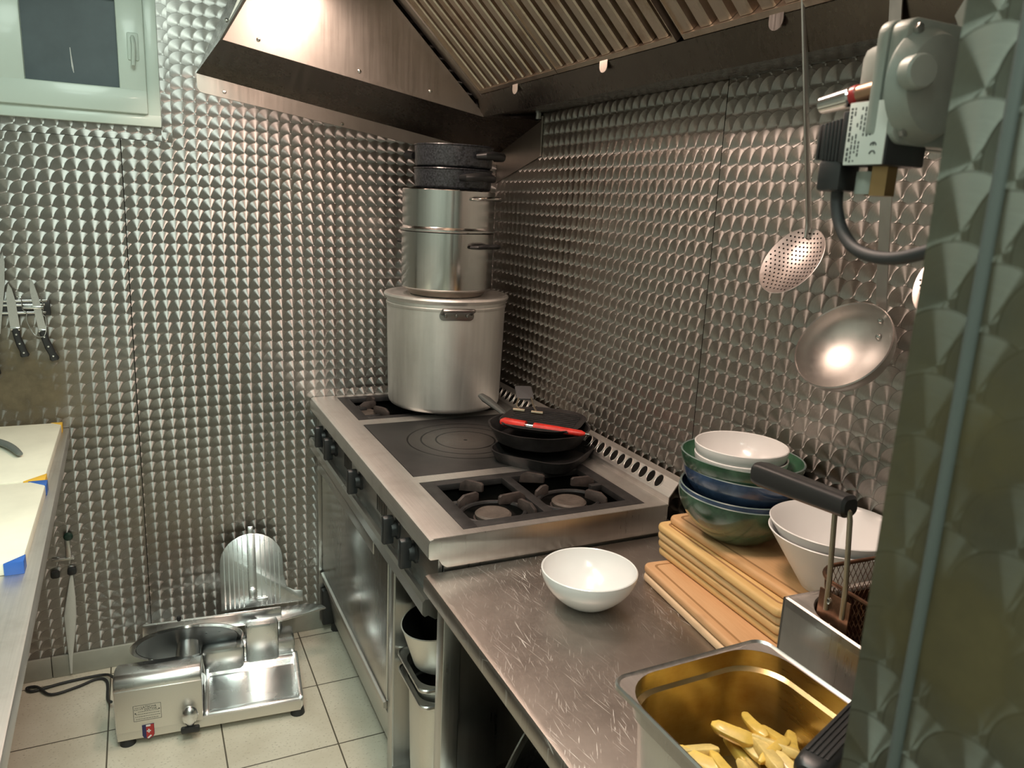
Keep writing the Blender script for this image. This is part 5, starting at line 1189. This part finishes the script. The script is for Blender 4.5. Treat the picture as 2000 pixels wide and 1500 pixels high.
# hook with cord lower on the wall
wh = thing('wall_hook', 'small metal hook plate with black end caps on the wall under the table edge', 'hook', (-1.47, -0.002, 0.42))
bm = bm_new(); box(bm, (-1.464, -0.010, 0.415), (-1.448, -0.0005, 0.485), 0.003); box(bm, (-1.503, -0.012, 0.411), (-1.440, -0.0005, 0.419), 0.002); obj('plate', bm, M['steel_v'], wh)
bm = bm_new(); lathe(bm, [(0.0, 0), (0.012, 0.003), (0.014, 0.012), (0.010, 0.02), (0, 0.022)], 18, frame((-1.452, -0.002, 0.492), (0, -1, 0))); obj('knob', bm, plain('green_black_knob', (0.01, 0.035, 0.025), 0.35), wh)
for x, z in ((-1.497, 0.367), (-1.450, 0.371)):
    bm = bm_new(); prism(bm, rrect(0.026, 0.024, 0.008, 4, x, z), 0.0005, 0.018, M=Matrix(((1, 0, 0, 0), (0, 0, -1, 0), (0, 1, 0, 0), (0, 0, 0, 1))), bev=0.003); obj('end_cap', bm, M['black'], wh)
bm = bm_new(); tube(bm, [(-1.4515, -0.012, 0.362), (-1.4535, -0.012, 0.34), (-1.459, -0.012, 0.28), (-1.466, -0.012, 0.215), (-1.470, -0.012, 0.14), (-1.474, -0.018, 0.07), (-1.476, -0.022, 0.012)], [0.003, 0.006, 0.013, 0.0185, 0.013, 0.006, 0.003], 12, sx=1.0, sy=0.5)
cd = obj('braided_strap', bm, M['cord_w']); recentre(cd, (-1.476, -0.02, 0.01)); tag(cd, 'white braided strap hanging from the wall hook down to the floor', 'strap')

# ------------------------------------------------------------------ lights
def area(name, loc, size, energy, col, rot=(0, 0, 0)):
    l = bpy.data.lights.new(name, 'AREA'); l.shape = 'RECTANGLE'; l.size, l.size_y = size; l.energy = energy; l.color = col
    o = bpy.data.objects.new(name, l); COL.objects.link(o); o.location = loc; o.rotation_euler = rot; return o
area('hood_lamp_light', (-0.735, -0.58, 2.184), (0.11, 0.36), 9, (1.0, 0.76, 0.63))
area('hood_lamp_light', (-0.675, -1.70, 2.184), (0.11, 0.36), 15, (1.0, 0.76, 0.63))
for (y, lab) in ((-1.75, 'white ceiling light fitting over the aisle, above the picture'), (-3.3, 'white ceiling light fitting behind the camera')):
    t = thing('ceiling_light', lab, 'ceiling light', (-1.25, y, ZC - 0.06), 0, 'ceiling light fittings')
    bm = bm_new(); box(bm, (-1.55, y - 0.6, ZC - 0.03), (-0.95, y + 0.6, ZC - 0.0005), 0.004); obj('fitting', bm, M['white_pl'], t)
    bm = bm_new(); box(bm, (-1.54, y - 0.59, ZC - 0.055), (-0.96, y + 0.59, ZC - 0.03), 0.008); obj('diffuser', bm, M['tube_glass'], t)
    area('ceiling_light_lamp', (-1.25, y, ZC - 0.062), (0.56, 1.16), 28, (0.84, 1.0, 0.90))
w = bpy.data.worlds.new('world'); SC.world = w; w.use_nodes = True
w.node_tree.nodes['Background'].inputs[0].default_value = (0.03, 0.03, 0.03, 1); w.node_tree.nodes['Background'].inputs[1].default_value = 0.3

# ------------------------------------------------------------------ camera
R = ((0.9033923870312871, -0.42628610296147723, 0.04650111263001992), (-0.055039890659306076, -0.22281381115109927, -0.9733060238160114), (0.4252679220093194, 0.8767178360123848, -0.2247510412159115))
cam = bpy.data.cameras.new('camera'); co = bpy.data.objects.new('camera', cam); COL.objects.link(co)
r, d, f = (Vector(v) for v in R)
m = Matrix((r, -d, -f)).transposed().to_4x4(); m.translation = Vector((-1.198065, -2.682171, 1.59)); co.matrix_world = m
cam.sensor_width = 36.0; cam.lens = 36.0 * 1515.334 / 2000.0; cam.clip_start = 0.02
cam.dof.use_dof = True; cam.dof.focus_distance = 1.9; cam.dof.aperture_fstop = 11.0
SC.camera = co
SC.view_settings.view_transform = 'Standard'; SC.view_settings.look = 'None'; SC.view_settings.gamma = 1.0; SC.view_settings.exposure = -0.42
SC.view_settings.use_curve_mapping = False
